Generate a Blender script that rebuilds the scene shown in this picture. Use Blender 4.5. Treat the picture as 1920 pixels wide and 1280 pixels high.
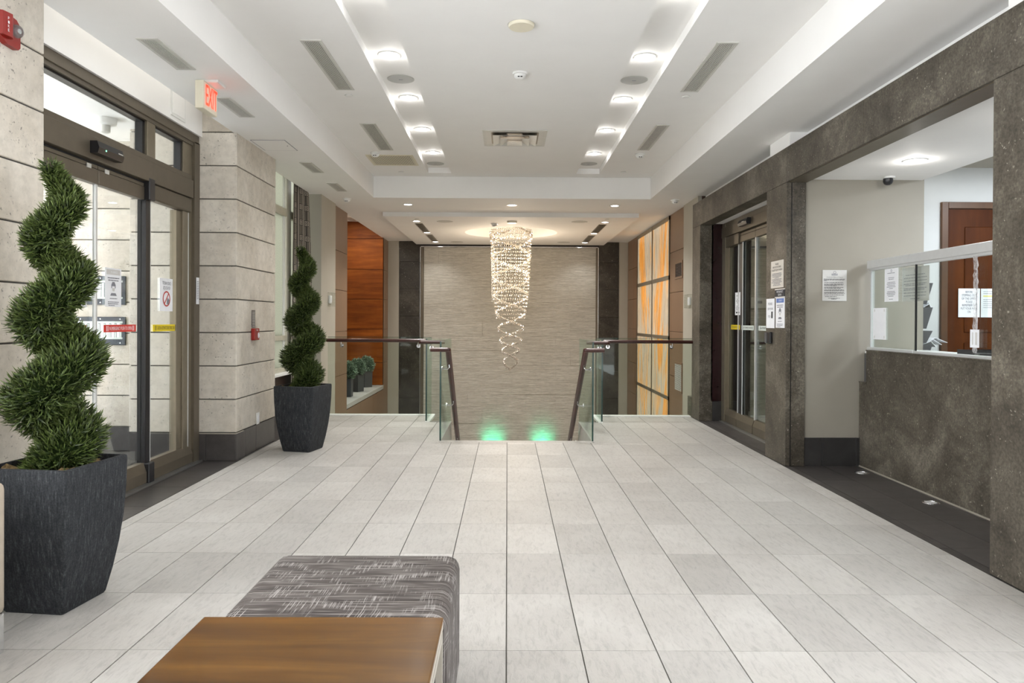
import bpy, bmesh, math, random
from mathutils import Vector, Matrix
random.seed(7)
for o in list(bpy.data.objects): bpy.data.objects.remove(o)
S = bpy.context.scene
COL = S.collection
PI = math.pi

# ------------------------------------------------------------------ camera, world, exposure
def make_camera():
    f, pi, ya, ro = 1360.0, .00528, .00635, .00518
    F = Vector((math.sin(ya)*math.cos(pi), math.cos(ya)*math.cos(pi), -math.sin(pi)))
    r = Vector((math.cos(ya), -math.sin(ya), 0)); u = r.cross(F)
    r2 = r*math.cos(ro)+u*math.sin(ro); u2 = -r*math.sin(ro)+u*math.cos(ro)
    cd = bpy.data.cameras.new('camera'); cam = bpy.data.objects.new('camera', cd); COL.objects.link(cam)
    m = Matrix((( r2.x, u2.x, -F.x, 0), (r2.y, u2.y, -F.y, 0), (r2.z, u2.z, -F.z, 1.35), (0, 0, 0, 1)))
    cam.matrix_world = m
    cd.sensor_width = 36; cd.lens = f/1920*36; cd.shift_y = -32.78/1920; cd.clip_start = .05; cd.clip_end = 100
    S.camera = cam
make_camera()
W = bpy.data.worlds.new('daylight'); S.world = W; W.use_nodes = True
W.node_tree.nodes['Background'].inputs[0].default_value = (.93, .96, 1, 1)
W.node_tree.nodes['Background'].inputs[1].default_value = 5.0
S.view_settings.view_transform = 'Standard'; S.view_settings.look = 'None'
S.view_settings.gamma = 1; S.view_settings.use_curve_mapping = False
S.view_settings.exposure = 0.73
S.cycles.max_bounces = 10; S.cycles.diffuse_bounces = 5; S.cycles.glossy_bounces = 4
S.cycles.transparent_max_bounces = 16; S.cycles.transmission_bounces = 8
S.cycles.sample_clamp_indirect = 4.0
S.cycles.caustics_reflective = False; S.cycles.caustics_refractive = False
S.cycles.blur_glossy = 0.6

P_TROUGH, P_FRONT, P_SLAB, P_CHAND, P_OFFICE, P_VEST, P_GREEN = 13, 54, 52, 76, 54, 3, 14
def lamp(kind, name, loc, power, color=(1, 1, 1), rot=(0, 0, 0), size=.1, spot=None, blend=.5, sy=None, spread=None):
    l = bpy.data.lights.new(name, kind); l.energy = power; l.color = color
    if kind == 'AREA':
        l.size = size
        if sy: l.shape = 'RECTANGLE'; l.size_y = sy
        else: l.shape = 'DISK'
        if spread: l.spread = spread
    else: l.shadow_soft_size = size
    if kind == 'SPOT': l.spot_size = spot; l.spot_blend = blend
    o = bpy.data.objects.new(name, l); COL.objects.link(o); o.location = loc; o.rotation_euler = rot
    return o

# ------------------------------------------------------------------ materials
MATS = {}
class NT:
    def __init__(s, name):
        m = bpy.data.materials.new(name); m.use_nodes = True; s.m = m; s.t = m.node_tree
        s.b = s.t.nodes['Principled BSDF']; s.out = s.t.nodes['Material Output']; MATS[name] = m
    def n(s, ty, **kw):
        x = s.t.nodes.new(ty)
        for k, v in kw.items():
            if k.startswith('i_'):
                key = k[2:]; key = int(key) if key.isdigit() else key
                x.inputs[key].default_value = v
            else: setattr(x, k, v)
        return x
    def l(s, a, b): s.t.links.new(a, b)
    def base(s, rough=.5, metal=0, spec=None, coat=None):
        s.b.inputs['Roughness'].default_value = rough; s.b.inputs['Metallic'].default_value = metal
        if spec is not None: s.b.inputs['Specular IOR Level'].default_value = spec
        if coat is not None: s.b.inputs['Coat Weight'].default_value = coat; s.b.inputs['Coat Roughness'].default_value = .12
    def co(s, kind='Object', scale=(1, 1, 1), rot=(0, 0, 0)):
        tc = s.n('ShaderNodeTexCoord'); mp = s.n('ShaderNodeMapping'); mp.inputs['Scale'].default_value = scale
        mp.inputs['Rotation'].default_value = rot
        s.l(tc.outputs[kind], mp.inputs['Vector']); return mp.outputs['Vector']
    def world(s, scale=(1, 1, 1), rot=(0, 0, 0), rnd=0):
        g = s.n('ShaderNodeNewGeometry'); mp = s.n('ShaderNodeMapping'); mp.inputs['Scale'].default_value = scale
        mp.inputs['Rotation'].default_value = rot
        v = g.outputs['Position']
        if rnd:
            oi = s.n('ShaderNodeObjectInfo'); sc = s.n('ShaderNodeVectorMath', operation='ADD')
            mu = s.n('ShaderNodeMath', operation='MULTIPLY', i_1=rnd); s.l(oi.outputs['Random'], mu.inputs[0])
            s.l(v, sc.inputs[0]); s.l(mu.outputs[0], sc.inputs[1]); v = sc.outputs[0]
        s.l(v, mp.inputs['Vector']); return mp.outputs['Vector']
    def noise(s, vec, scale, detail=4, rough=.6, dist=0):
        x = s.n('ShaderNodeTexNoise'); x.inputs['Scale'].default_value = scale; x.inputs['Detail'].default_value = detail
        x.inputs['Roughness'].default_value = rough; x.inputs['Distortion'].default_value = dist
        s.l(vec, x.inputs['Vector']); return x.outputs['Fac']
    def ramp(s, fac, stops):
        r = s.n('ShaderNodeValToRGB'); e = r.color_ramp.elements
        while len(e) < len(stops): e.new(.5)
        for k, (p, c) in enumerate(stops):
            e[k].position = p; e[k].color = (c[0], c[1], c[2], 1) if not isinstance(c, (int, float)) else (c, c, c, 1)
        s.l(fac, r.inputs[0]); return r.outputs[0]
    def mix(s, fac, a, b, mode='MIX'):
        x = s.n('ShaderNodeMix', data_type='RGBA', blend_type=mode)
        for i, v in ((0, fac), (6, a), (7, b)):
            if isinstance(v, (int, float)): x.inputs[i].default_value = v
            elif isinstance(v, tuple): x.inputs[i].default_value = (v[0], v[1], v[2], 1)
            else: s.l(v, x.inputs[i])
        return x.outputs[2]
    def math(s, op, a, b=None, c=None):
        x = s.n('ShaderNodeMath', operation=op)
        for i, v in enumerate((a, b, c)):
            if v is None: continue
            if isinstance(v, (int, float)): x.inputs[i].default_value = v
            else: s.l(v, x.inputs[i])
        return x.outputs[0]
    def sep(s, v):
        x = s.n('ShaderNodeSeparateXYZ'); s.l(v, x.inputs[0]); return x.outputs
    def rnd(s): return s.n('ShaderNodeObjectInfo').outputs['Random']
    def color(s, c): s.l(c, s.b.inputs['Base Color'])
    def bump(s, h, strength=.3, dist=.01):
        x = s.n('ShaderNodeBump'); x.inputs['Strength'].default_value = strength; x.inputs['Distance'].default_value = dist
        s.l(h, x.inputs['Height']); s.l(x.outputs[0], s.b.inputs['Normal'])

def plain(name, c, rough=.5, metal=0, spec=None, coat=None, var=.06, scale=14, bump=0):
    k = NT(name); k.base(rough, metal, spec, coat)
    n = k.noise(k.world(), scale, 3)
    lo = tuple(max(0, v*(1-var)) for v in c); hi = tuple(min(1, v*(1+var)) for v in c)
    k.color(k.ramp(n, [(.3, lo), (.7, hi)]))
    if bump: k.bump(k.noise(k.world(), scale*12, 2), bump, .003)
    return k.m
def emis(name, c, st):
    k = NT(name); k.b.inputs['Base Color'].default_value = (*c, 1); k.b.inputs['Emission Color'].default_value = (*c, 1)
    k.b.inputs['Emission Strength'].default_value = st; return k.m

plain('white_paint', (.86, .85, .83), .75, var=.012, scale=3)
plain('white_plastic', (.78, .78, .76), .4, var=.02)
plain('cream_plastic', (.74, .69, .55), .45, var=.02)
plain('reception_paint', (.300, .276, .232), .7, var=.02, scale=4)
plain('beige_paint', (.40, .375, .315), .7, var=.02, scale=4)
plain('cool_paint', (.68, .69, .68), .7, var=.02, scale=4)
plain('bronze', (.13, .108, .078), .40, .4, var=.06)
plain('bronze_light', (.24, .205, .15), .32, .6, var=.06)
plain('black', (.012, .012, .014), .35, var=.1)
plain('dark_void', (.02, .019, .018), .9)
plain('grey_void', (.10, .095, .085), .9)
plain('chrome', (.75, .76, .78), .14, 1, var=.02)
plain('aluminium', (.66, .67, .67), .38, .35, var=.03)
plain('vent_metal', (.60, .59, .55), .5, 0, var=.03)
plain('speaker_mesh', (.50, .50, .48), .7, var=.05, scale=300)
plain('paper', (.83, .84, .87), .7, var=.02)
plain('paper_grey', (.60, .59, .57), .55, var=.03)
plain('paper_beige', (.66, .62, .56), .55, var=.03)
plain('ink', (.035, .035, .04), .7)
plain('ink_grey', (.22, .22, .25), .7)
plain('ink_blue', (.12, .20, .48), .6)
plain('ink_red', (.50, .05, .04), .6)
plain('sticker_red', (.62, .035, .025), .4)
plain('sticker_yellow', (.78, .60, .02), .45)
plain('sticker_white', (.72, .80, .76), .45)
plain('red_plastic', (.26, .012, .008), .35)
plain('brown_panel', (.195, .112, .062), .33, 0, var=.05, scale=3)
plain('brown_dark', (.055, .03, .024), .4)
plain('wine_wall', (.020, .006, .007), .22, spec=.35, var=.15)
plain('steel_floor', (.35, .35, .34), .3, .8)
plain('grey_shelf', (.40, .40, .39), .4, var=.07, scale=8)
plain('lower_floor', (.40, .38, .35), .5, var=.06)
plain('small_pot', (.045, .05, .055), .5, var=.1)
plain('holder_grey', (.07, .07, .075), .4)
plain('leather', (.40, .34, .27), .42, var=.05, scale=30, bump=.25)
plain('frame_metal', (.52, .48, .41), .35, .5)
plain('grout_light', (.30, .285, .27), .9)
plain('grout_dark', (.13, .125, .115), .9)
plain('plate_navy', (.045, .052, .065), .45, .2)
plain('button_label', (.62, .68, .64), .5)
plain('green_clip', (.01, .22, .12), .4)
plain('highlighter', (.80, .72, .25), .7)
plain('window_frame', (.50, .48, .39), .45, .1)
plain('stucco', (.52, .55, .47), .9, var=.10, scale=60, bump=.4)
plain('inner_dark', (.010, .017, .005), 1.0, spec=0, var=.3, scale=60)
plain('stem_bark', (.09, .06, .035), .9)
def clear_lens():
    k = NT('lens_clear'); k.base(.08); k.b.inputs['Base Color'].default_value = (.9, .9, .9, 1); k.b.inputs['Transmission Weight'].default_value = .85; k.b.inputs['IOR'].default_value = 1.25
clear_lens()
plain('lens_grey', (.55, .55, .55), .2)
emis('lamp_white', (1.0, .98, .95), 9)
emis('lamp_soft', (1.0, .96, .9), 5)
emis('lamp_green', (.05, 1.0, .45), 6)
emis('exit_red', (1.0, .035, .012), 1.5)
emis('led_green', (.2, 1, .5), 2.5)

def limestone(name, a, b):
    k = NT(name); k.base(.62)
    v = k.world(rnd=30)
    c = k.ramp(k.noise(v, 2.6, 5, .62), [(.25, a), (.75, b)])
    c2 = k.ramp(k.noise(v, 14, 4, .7), [(.35, .80), (.6, 1.0)])
    c = k.mix(.75, c, c2, 'MULTIPLY')
    pit = k.ramp(k.noise(v, 55, 2, .5), [(.30, .25), (.37, 1.0)])
    area = k.ramp(k.noise(v, 5, 2), [(.42, 0), (.62, 1)])
    c = k.mix(k.math('MULTIPLY', area, .85), c, k.mix(1.0, c, pit, 'MULTIPLY'))
    r = k.math('MULTIPLY_ADD', k.rnd(), .14, .92)
    cc = k.n('ShaderNodeCombineColor'); [k.l(r, cc.inputs[i]) for i in range(3)]
    k.color(k.mix(1.0, c, cc.outputs[0], 'MULTIPLY'))
    k.bump(pit, .35, .004)
limestone('limestone', (.53, .475, .395), (.71, .665, .59))

def floor_tile():
    k = NT('floor_tile'); k.base(.42, spec=.4)
    v = k.world(rnd=40)
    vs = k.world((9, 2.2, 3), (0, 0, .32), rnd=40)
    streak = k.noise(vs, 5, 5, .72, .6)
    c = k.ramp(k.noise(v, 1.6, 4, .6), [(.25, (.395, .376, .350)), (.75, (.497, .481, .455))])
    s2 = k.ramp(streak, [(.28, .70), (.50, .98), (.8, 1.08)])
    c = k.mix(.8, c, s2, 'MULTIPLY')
    r = k.math('MULTIPLY_ADD', k.rnd(), .16, .90)
    cc = k.n('ShaderNodeCombineColor'); [k.l(r, cc.inputs[i]) for i in range(3)]
    k.color(k.mix(1.0, c, cc.outputs[0], 'MULTIPLY'))
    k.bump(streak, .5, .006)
floor_tile()

def dark_stone(nm='dark_stone', q=1.0):
    k = NT(nm); k.base(.5, spec=.35)
    v = k.world()
    c = k.ramp(k.noise(v, 1.7, 8, .76, .5), [(.34, (.046*q, .038*q, .028*q)), (.5, (.098*q, .084*q, .064*q)), (.68, (.205*q, .182*q, .146*q))])
    f = k.ramp(k.noise(v, 62, 4, .7), [(.36, .50), (.62, 1.12)])
    c = k.mix(.9, c, f, 'MULTIPLY')
    vo = k.n('ShaderNodeTexVoronoi'); vo.inputs['Scale'].default_value = 34; vo.inputs['Randomness'].default_value = 1
    dn = k.n('ShaderNodeTexNoise'); dn.inputs['Scale'].default_value = 30; k.l(v, dn.inputs['Vector'])
    dv = k.n('ShaderNodeVectorMath', operation='SCALE'); dv.inputs['Scale'].default_value = .05; k.l(dn.outputs['Color'], dv.inputs[0])
    av = k.n('ShaderNodeVectorMath', operation='ADD'); k.l(v, av.inputs[0]); k.l(dv.outputs[0], av.inputs[1]); k.l(av.outputs[0], vo.inputs['Vector'])
    sp = k.ramp(vo.outputs['Distance'], [(.10, 1), (.22, 0)])
    msk = k.ramp(k.noise(v, 11, 3), [(.46, 0), (.62, .85)])
    c = k.mix(k.math('MULTIPLY', sp, msk), c, (.36, .33, .28))
    k.color(c)
dark_stone()
dark_stone('charcoal_stone', .45)

def dark_tile(name, lo, hi):
    k = NT(name); k.base(.36, spec=.4); v = k.world(rnd=20)
    c = k.ramp(k.noise(v, 6, 5, .65), [(.25, lo), (.75, hi)])
    r = k.math('MULTIPLY_ADD', k.rnd(), .3, .85)
    cc = k.n('ShaderNodeCombineColor'); [k.l(r, cc.inputs[i]) for i in range(3)]
    k.color(k.mix(1.0, c, cc.outputs[0], 'MULTIPLY')); k.bump(k.noise(v, 40, 3), .12, .003)
dark_tile('dark_tile', (.036, .032, .031), (.072, .065, .062))
dark_tile('black_tile', (.022, .021, .021), (.042, .040, .039))

def ledge_stone():
    k = NT('ledge_stone'); k.base(.8)
    v1 = k.world((1.3, 1.3, 62)); v2 = k.world((7, 7, 130)); v3 = k.world((.5, .5, 1.2))
    a = k.noise(v1, 2.2, 3, .6); b = k.noise(v2, 1.6, 3, .6)
    c = k.ramp(a, [(.25, (.38, .362, .312)), (.5, (.60, .582, .520)), (.75, (.76, .745, .69))])
    d = k.ramp(b, [(.3, .58), (.55, 1.0)])
    k.color(k.mix(.85, c, d, 'MULTIPLY'))
    k.bump(k.math('ADD', a, k.math('MULTIPLY', b, .6)), .9, .02)
ledge_stone()

def wood(name, a, b, c3, scale, axis, rough, coat=0):
    k = NT(name); k.base(rough, coat=coat)
    sc = [9, 9, 9]; sc[axis] = .9
    v = k.world(tuple(sc), rnd=11)
    n = k.noise(v, scale, 5, .65, .5)
    c = k.ramp(n, [(.25, a), (.52, b), (.78, c3)])
    big = k.ramp(k.noise(k.world((1.4, 1.4, 1.4), rnd=11), 1.5, 3), [(.3, .70), (.7, 1.1)])
    r = k.math('MULTIPLY_ADD', k.rnd(), .3, .85)
    cc = k.n('ShaderNodeCombineColor'); [k.l(r, cc.inputs[i]) for i in range(3)]
    c = k.mix(.8, c, big, 'MULTIPLY'); k.color(k.mix(1, c, cc.outputs[0], 'MULTIPLY'))
wood('cherry_wood', (.10, .022, .003), (.19, .050, .006), (.29, .090, .012), .9, 0, .55)
MATS['cherry_wood'].node_tree.nodes['Principled BSDF'].inputs['Specular IOR Level'].default_value = .15
wood('door_wood', (.050, .012, .002), (.078, .020, .003), (.11, .031, .005), .7, 2, .5)
MATS['door_wood'].node_tree.nodes['Principled BSDF'].inputs['Specular IOR Level'].default_value = .15
wood('door_frame_wood', (.095, .042, .016), (.12, .054, .021), (.15, .07, .03), .7, 2, .42)
wood('walnut', (.045, .015, .002), (.110, .046, .005), (.20, .092, .014), 1.0, 0, .28, .1)
def plank(mat, w):
    t = MATS[mat].node_tree; b = t.nodes['Principled BSDF']; src = b.inputs['Base Color'].links[0].from_socket
    g = t.nodes.new('ShaderNodeNewGeometry'); sx = t.nodes.new('ShaderNodeSeparateXYZ'); t.links.new(g.outputs['Position'], sx.inputs[0])
    m = t.nodes.new('ShaderNodeMath'); m.operation = 'DIVIDE'; m.inputs[1].default_value = w; t.links.new(sx.outputs[1], m.inputs[0])
    f = t.nodes.new('ShaderNodeMath'); f.operation = 'FLOOR'; t.links.new(m.outputs[0], f.inputs[0])
    wn = t.nodes.new('ShaderNodeTexWhiteNoise'); wn.noise_dimensions = '1D'; t.links.new(f.outputs[0], wn.inputs['W'])
    r = t.nodes.new('ShaderNodeMath'); r.operation = 'MULTIPLY_ADD'; r.inputs[1].default_value = .55; r.inputs[2].default_value = .72; t.links.new(wn.outputs['Value'], r.inputs[0])
    x = t.nodes.new('ShaderNodeMix'); x.data_type = 'RGBA'; x.blend_type = 'MULTIPLY'; x.inputs[0].default_value = 1
    c = t.nodes.new('ShaderNodeCombineColor'); [t.links.new(r.outputs[0], c.inputs[i]) for i in range(3)]
    t.links.new(src, x.inputs[6]); t.links.new(c.outputs[0], x.inputs[7]); t.links.new(x.outputs[2], b.inputs['Base Color'])
plank('walnut', .085)
wood('mahogany', (.030, .008, .006), (.050, .013, .009), (.075, .02, .014), 1.0, 0, .28, .1)

def onyx():
    k = NT('onyx'); k.base(.2)
    g = k.sep(k.world()); a_ = k.math('ABSOLUTE', k.math('SUBTRACT', g[1], 13.505))
    s_ = k.math('MULTIPLY_ADD', g[2], -.16, a_); cm = k.n('ShaderNodeCombineXYZ')
    k.l(k.math('MULTIPLY', s_, 1.25), cm.inputs[0]); k.l(k.math('MULTIPLY', g[2], .22), cm.inputs[1]); k.l(k.math('MULTIPLY', g[1], .12), cm.inputs[2])
    n1 = k.noise(cm.outputs[0], 1.7, 4, .55, .9)
    n2 = k.noise(k.world((1, 5, .6), (-.12, 0, 0), rnd=3), 3.0, 6, .72, .8)
    c = k.ramp(n1, [(.26, (.95, .30, .02)), (.42, (.88, .40, .09)), (.49, (.66, .50, .32)), (.57, (.56, .48, .36)), (.64, (.80, .46, .20)), (.78, (.92, .38, .06))])
    d = k.ramp(n2, [(.32, .50), (.52, .95), (.72, 1.12)])
    c = k.mix(.9, c, d, 'MULTIPLY')
    k.color(k.mix(1, c, (.4, .4, .4), 'MULTIPLY')); k.l(c, k.b.inputs['Emission Color']); k.b.inputs['Emission Strength'].default_value = .42
onyx()

def thin_glass(name, tint, refl=.07, edge=1.0):
    k = NT(name); t = k.t
    tr = k.n('ShaderNodeBsdfTransparent'); tr.inputs[0].default_value = (*tint, 1)
    gl = k.n('ShaderNodeBsdfGlossy'); gl.inputs['Roughness'].default_value = .02; gl.inputs['Color'].default_value = (.9, .95, .93, 1)
    fr = k.n('ShaderNodeLayerWeight'); fr.inputs['Blend'].default_value = .12
    mx = k.n('ShaderNodeMixShader')
    f = k.math('MULTIPLY_ADD', fr.outputs['Fresnel'], .30, refl*.15)
    k.l(f, mx.inputs[0]); k.l(tr.outputs[0], mx.inputs[1]); k.l(gl.outputs[0], mx.inputs[2])
    k.l(mx.outputs[0], k.out.inputs['Surface']); t.nodes.remove(k.b)
thin_glass('glass', (.94, .955, .94))
thin_glass('glass_green', (.90, .94, .915))
thin_glass('glass_clear', (.97, .975, .97))
plain('glass_edge', (.015, .055, .045), .08, var=.02)
plain('glass_edge_light', (.45, .55, .50), .1, var=.02)
def frosted():
    k = NT('frosted_glass'); t = k.t
    a = k.n('ShaderNodeBsdfTranslucent'); g = k.n('ShaderNodeBsdfGlossy'); g.inputs['Roughness'].default_value = .25; g.inputs['Color'].default_value = (.6, .6, .6, 1)
    k.l(k.ramp(k.noise(k.world(), 90, 3, .7), [(.35, (.24, .24, .205)), (.65, (.33, .33, .28))]), a.inputs['Color'])
    mx = k.n('ShaderNodeMixShader'); mx.inputs[0].default_value = .06; k.l(a.outputs[0], mx.inputs[1]); k.l(g.outputs[0], mx.inputs[2]); k.l(mx.outputs[0], k.out.inputs['Surface']); t.nodes.remove(k.b)
frosted()
def film():
    k = NT('clear_tape'); t = k.t
    tr = k.n('ShaderNodeBsdfTransparent'); df = k.n('ShaderNodeBsdfPrincipled'); df.inputs['Base Color'].default_value = (.8, .8, .8, 1); df.inputs['Roughness'].default_value = .15
    mx = k.n('ShaderNodeMixShader'); n = k.ramp(k.noise(k.world((40, 40, 5)), 3, 3), [(.35, .15), (.7, .75)])
    k.l(n, mx.inputs[0]); k.l(tr.outputs[0], mx.inputs[1]); k.l(df.outputs[0], mx.inputs[2]); k.l(mx.outputs[0], k.out.inputs['Surface'])
    t.nodes.remove(k.b)
film()
def crystal():
    k = NT('crystal'); t = k.t
    tr = k.n('ShaderNodeBsdfTransparent'); gl = k.n('ShaderNodeBsdfGlossy'); gl.inputs['Roughness'].default_value = .12; gl.inputs['Color'].default_value = (1, .97, .92, 1)
    df = k.n('ShaderNodeBsdfTranslucent'); df.inputs['Color'].default_value = (.95, .9, .82, 1)
    m1 = k.n('ShaderNodeMixShader'); m1.inputs[0].default_value = .45; m2 = k.n('ShaderNodeMixShader'); m2.inputs[0].default_value = .72
    k.l(gl.outputs[0], m1.inputs[1]); k.l(df.outputs[0], m1.inputs[2]); k.l(tr.outputs[0], m2.inputs[1]); k.l(m1.outputs[0], m2.inputs[2])
    k.l(m2.outputs[0], k.out.inputs['Surface']); t.nodes.remove(k.b)
crystal()

def pot_mat():
    k = NT('fibre_stone'); k.base(.8, spec=.2)
    v = k.co('Object', (40, 40, 6)); v2 = k.co('Object')
    n = k.noise(v, 2.2, 5, .75); n2 = k.noise(v2, 120, 3, .7)
    c = k.ramp(n, [(.3, (.012, .013, .015)), (.55, (.030, .032, .035)), (.78, (.095, .098, .103))])
    d = k.ramp(n2, [(.4, .8), (.7, 1.7)])
    k.color(k.mix(.8, c, d, 'MULTIPLY')); k.bump(k.math('ADD', n, k.math('MULTIPLY', n2, .4)), .6, .006)
pot_mat()
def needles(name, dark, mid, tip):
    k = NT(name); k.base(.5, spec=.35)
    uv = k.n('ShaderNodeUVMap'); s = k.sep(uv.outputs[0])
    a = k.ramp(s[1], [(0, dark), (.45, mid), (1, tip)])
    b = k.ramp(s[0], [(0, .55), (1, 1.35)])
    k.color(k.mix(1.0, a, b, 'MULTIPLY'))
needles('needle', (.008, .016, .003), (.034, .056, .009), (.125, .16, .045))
needles('grey_leaf', (.035, .065, .04), (.14, .22, .14), (.34, .45, .34))
plain('soil', (.17, .115, .05), .95, var=.7, scale=70)

def fabric():
    k = NT('hatch_fabric'); k.base(.85)
    g = k.co('Object'); x, y, z = k.sep(g)[:3]
    u = k.math('SUBTRACT', x, z); cm = k.n('ShaderNodeCombineXYZ'); k.l(u, cm.inputs[0]); k.l(y, cm.inputs[1]); uv = cm.outputs[0]
    def mp(sc, rot):
        m = k.n('ShaderNodeMapping'); m.inputs['Scale'].default_value = sc; m.inputs['Rotation'].default_value = (0, 0, rot); k.l(uv, m.inputs['Vector']); return m.outputs[0]
    base = k.ramp(k.noise(mp((2.5, 22, 1), 0), 2, 3), [(.35, (.030, .023, .020)), (.55, (.058, .047, .041)), (.75, (.090, .076, .066))])
    la = k.ramp(k.noise(mp((2.2, 130, 1), .04), 1.6, 2, .5), [(.53, 0), (.60, 1)])
    lb = k.ramp(k.noise(mp((140, 5, 1), -.12), 1.6, 2, .5), [(.53, 0), (.60, 1)])
    ma = k.ramp(k.noise(mp((3, 7, 1), 0), 2, 2), [(.36, .1), (.5, .9)])
    mb_ = k.ramp(k.noise(mp((5, 8, 1), 0), 1.4, 2), [(.48, 0), (.6, 1)])
    c = k.mix(k.math('MULTIPLY', la, ma), base, (.22, .20, .185))
    c = k.mix(k.math('MULTIPLY', lb, mb_), c, (.27, .25, .235))
    k.color(c)
fabric()
def curtain_mat():
    k = NT('curtain_fabric'); k.base(.85)
    uv = k.n('ShaderNodeUVMap'); x, y, _ = k.sep(uv.outputs[0])[:3]
    # staggered key cells: width .11, height .22
    cx = k.math('DIVIDE', x, .105); col = k.math('FLOOR', cx)
    odd = k.math('MULTIPLY', k.math('FRACT', k.math('MULTIPLY', col, .5)), 1.0)
    cy = k.math('ADD', k.math('DIVIDE', y, .21), odd)
    fx = k.math('ABSOLUTE', k.math('SUBTRACT', k.math('FRACT', cx), .5)); fy = k.math('ABSOLUTE', k.math('SUBTRACT', k.math('FRACT', cy), .5))
    fy2 = k.math('MULTIPLY', fy, 2.0)
    d = k.math('MAXIMUM', fx, fy2)
    ring = k.math('GREATER_THAN', k.math('FRACT', k.math('MULTIPLY', d, 6.2)), .48)
    lines = k.math('GREATER_THAN', k.math('FRACT', k.math('MULTIPLY', fx, 6.2)), .62)
    inside = k.math('LESS_THAN', d, .40)
    pat = k.mix(inside, lines, ring)
    c = k.mix(pat, (.012, .010, .009), (.42, .37, .31))
    k.color(c)
curtain_mat()

# ------------------------------------------------------------------ mesh helpers
class B:
    """collects boxes, discs and tubes into one bmesh"""
    def __init__(s): s.bm = bmesh.new()
    def box(s, x0, x1, y0, y1, z0, z1, bev=0, seg=2):
        x0, x1 = min(x0, x1), max(x0, x1); y0, y1 = min(y0, y1), max(y0, y1); z0, z1 = min(z0, z1), max(z0, z1)
        v = [s.bm.verts.new(p) for p in ((x0, y0, z0), (x1, y0, z0), (x1, y1, z0), (x0, y1, z0), (x0, y0, z1), (x1, y0, z1), (x1, y1, z1), (x0, y1, z1))]
        fs = [s.bm.faces.new([v[i] for i in q]) for q in ((0, 3, 2, 1), (4, 5, 6, 7), (0, 1, 5, 4), (1, 2, 6, 5), (2, 3, 7, 6), (3, 0, 4, 7))]
        if bev:
            ed = list({e for f in fs for e in f.edges})
            bmesh.ops.bevel(s.bm, geom=ed, offset=bev, segments=seg, affect='EDGES', profile=.5)
        return s
    def poly(s, pts, axis, a, b):
        """extruded polygon; pts 2-D in the two axes other than `axis`"""
        def P(p, t):
            q = list(p); q.insert(axis, t); return q
        A = [s.bm.verts.new(P(p, a)) for p in pts]; C = [s.bm.verts.new(P(p, b)) for p in pts]; n = len(pts)
        s.bm.faces.new(A[::-1]); s.bm.faces.new(C)
        for i in range(n): s.bm.faces.new((A[i], A[(i+1) % n], C[(i+1) % n], C[i]))
        return s
    def lathe(s, prof, c=(0, 0, 0), n=28, caps=True, axis=2):
        rings = []
        for r, h in prof:
            ring = []
            for i in range(n):
                a = 2*PI*i/n; p = [r*math.cos(a), r*math.sin(a), h]
                if axis == 0: p = [h, r*math.cos(a), r*math.sin(a)]
                if axis == 1: p = [r*math.sin(a), h, r*math.cos(a)]
                ring.append(s.bm.verts.new((c[0]+p[0], c[1]+p[1], c[2]+p[2])))
            rings.append(ring)
        for a, b in zip(rings, rings[1:]):
            for i in range(n): s.bm.faces.new((a[i], a[(i+1) % n], b[(i+1) % n], b[i]))
        if caps:
            s.bm.faces.new(rings[0][::-1]); s.bm.faces.new(rings[-1])
        return s
    def tube(s, pts, r, n=10, caps=True, sx=1, sz=1):
        pts = [Vector(p) for p in pts]; rings = []
        for i, p in enumerate(pts):
            d = (pts[min(i+1, len(pts)-1)]-pts[max(i-1, 0)]).normalized()
            up = Vector((0, 0, 1)) if abs(d.z) < .95 else Vector((0, 1, 0))
            a = d.cross(up).normalized(); b = a.cross(d).normalized()
            rings.append([s.bm.verts.new(p+a*(r*sx*math.cos(2*PI*k/n))+b*(r*sz*math.sin(2*PI*k/n))) for k in range(n)])
        for a, b in zip(rings, rings[1:]):
            for i in range(n): s.bm.faces.new((a[i], a[(i+1) % n], b[(i+1) % n], b[i]))
        if caps: s.bm.faces.new(rings[0][::-1]); s.bm.faces.new(rings[-1])
        return s
    def mesh(s, name, smooth=None):
        bmesh.ops.recalc_face_normals(s.bm, faces=s.bm.faces)
        me = bpy.data.meshes.new(name); s.bm.to_mesh(me); s.bm.free()
        if smooth:
            me.polygons.foreach_set('use_smooth', [True]*len(me.polygons))
            try: me.set_sharp_from_angle(angle=math.radians(smooth))
            except Exception: pass
        return me

WL = {}
def link(name, me, mat, parent=None, local=False):
    o = bpy.data.objects.new(name, me); COL.objects.link(o)
    if mat: 
        if not me.materials: me.materials.append(MATS[mat])
    if parent is not None:
        o.parent = parent
        if not local and parent.name in WL: o.matrix_parent_inverse = Matrix.Translation(-WL[parent.name])
    return o
def obj(name, b, mat, parent=None, smooth=None, local=False):
    return link(name, b.mesh(name, smooth), mat, parent, local)
def tag(o, label=None, cat=None, group=None, kind=None):
    if label: o['label'] = label
    if cat: o['category'] = cat
    if group: o['group'] = group
    if kind: o['kind'] = kind
    return o
def thing(name, loc, label, cat, group=None, kind=None, rz=0, local=False):
    o = bpy.data.objects.new(name, None); COL.objects.link(o); o.location = loc; o.rotation_euler = (0, 0, rz)
    o.empty_display_size = .1
    if not local: WL[o.name] = Vector(loc)
    return tag(o, label, cat, group, kind)
KIDS = {}
def dup(root, loc, label, rz=None):
    """a copy of a thing with copies of its parts and sub-parts"""
    def cp(o, par):
        c = o.copy(); COL.objects.link(c)
        if par is not None: c.parent = par
        for ch in list(o.children): cp(ch, c)
        return c
    r = cp(root, None); r.location = loc; r['label'] = label
    if rz is not None: r.rotation_euler = (0, 0, rz)
    return r
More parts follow.
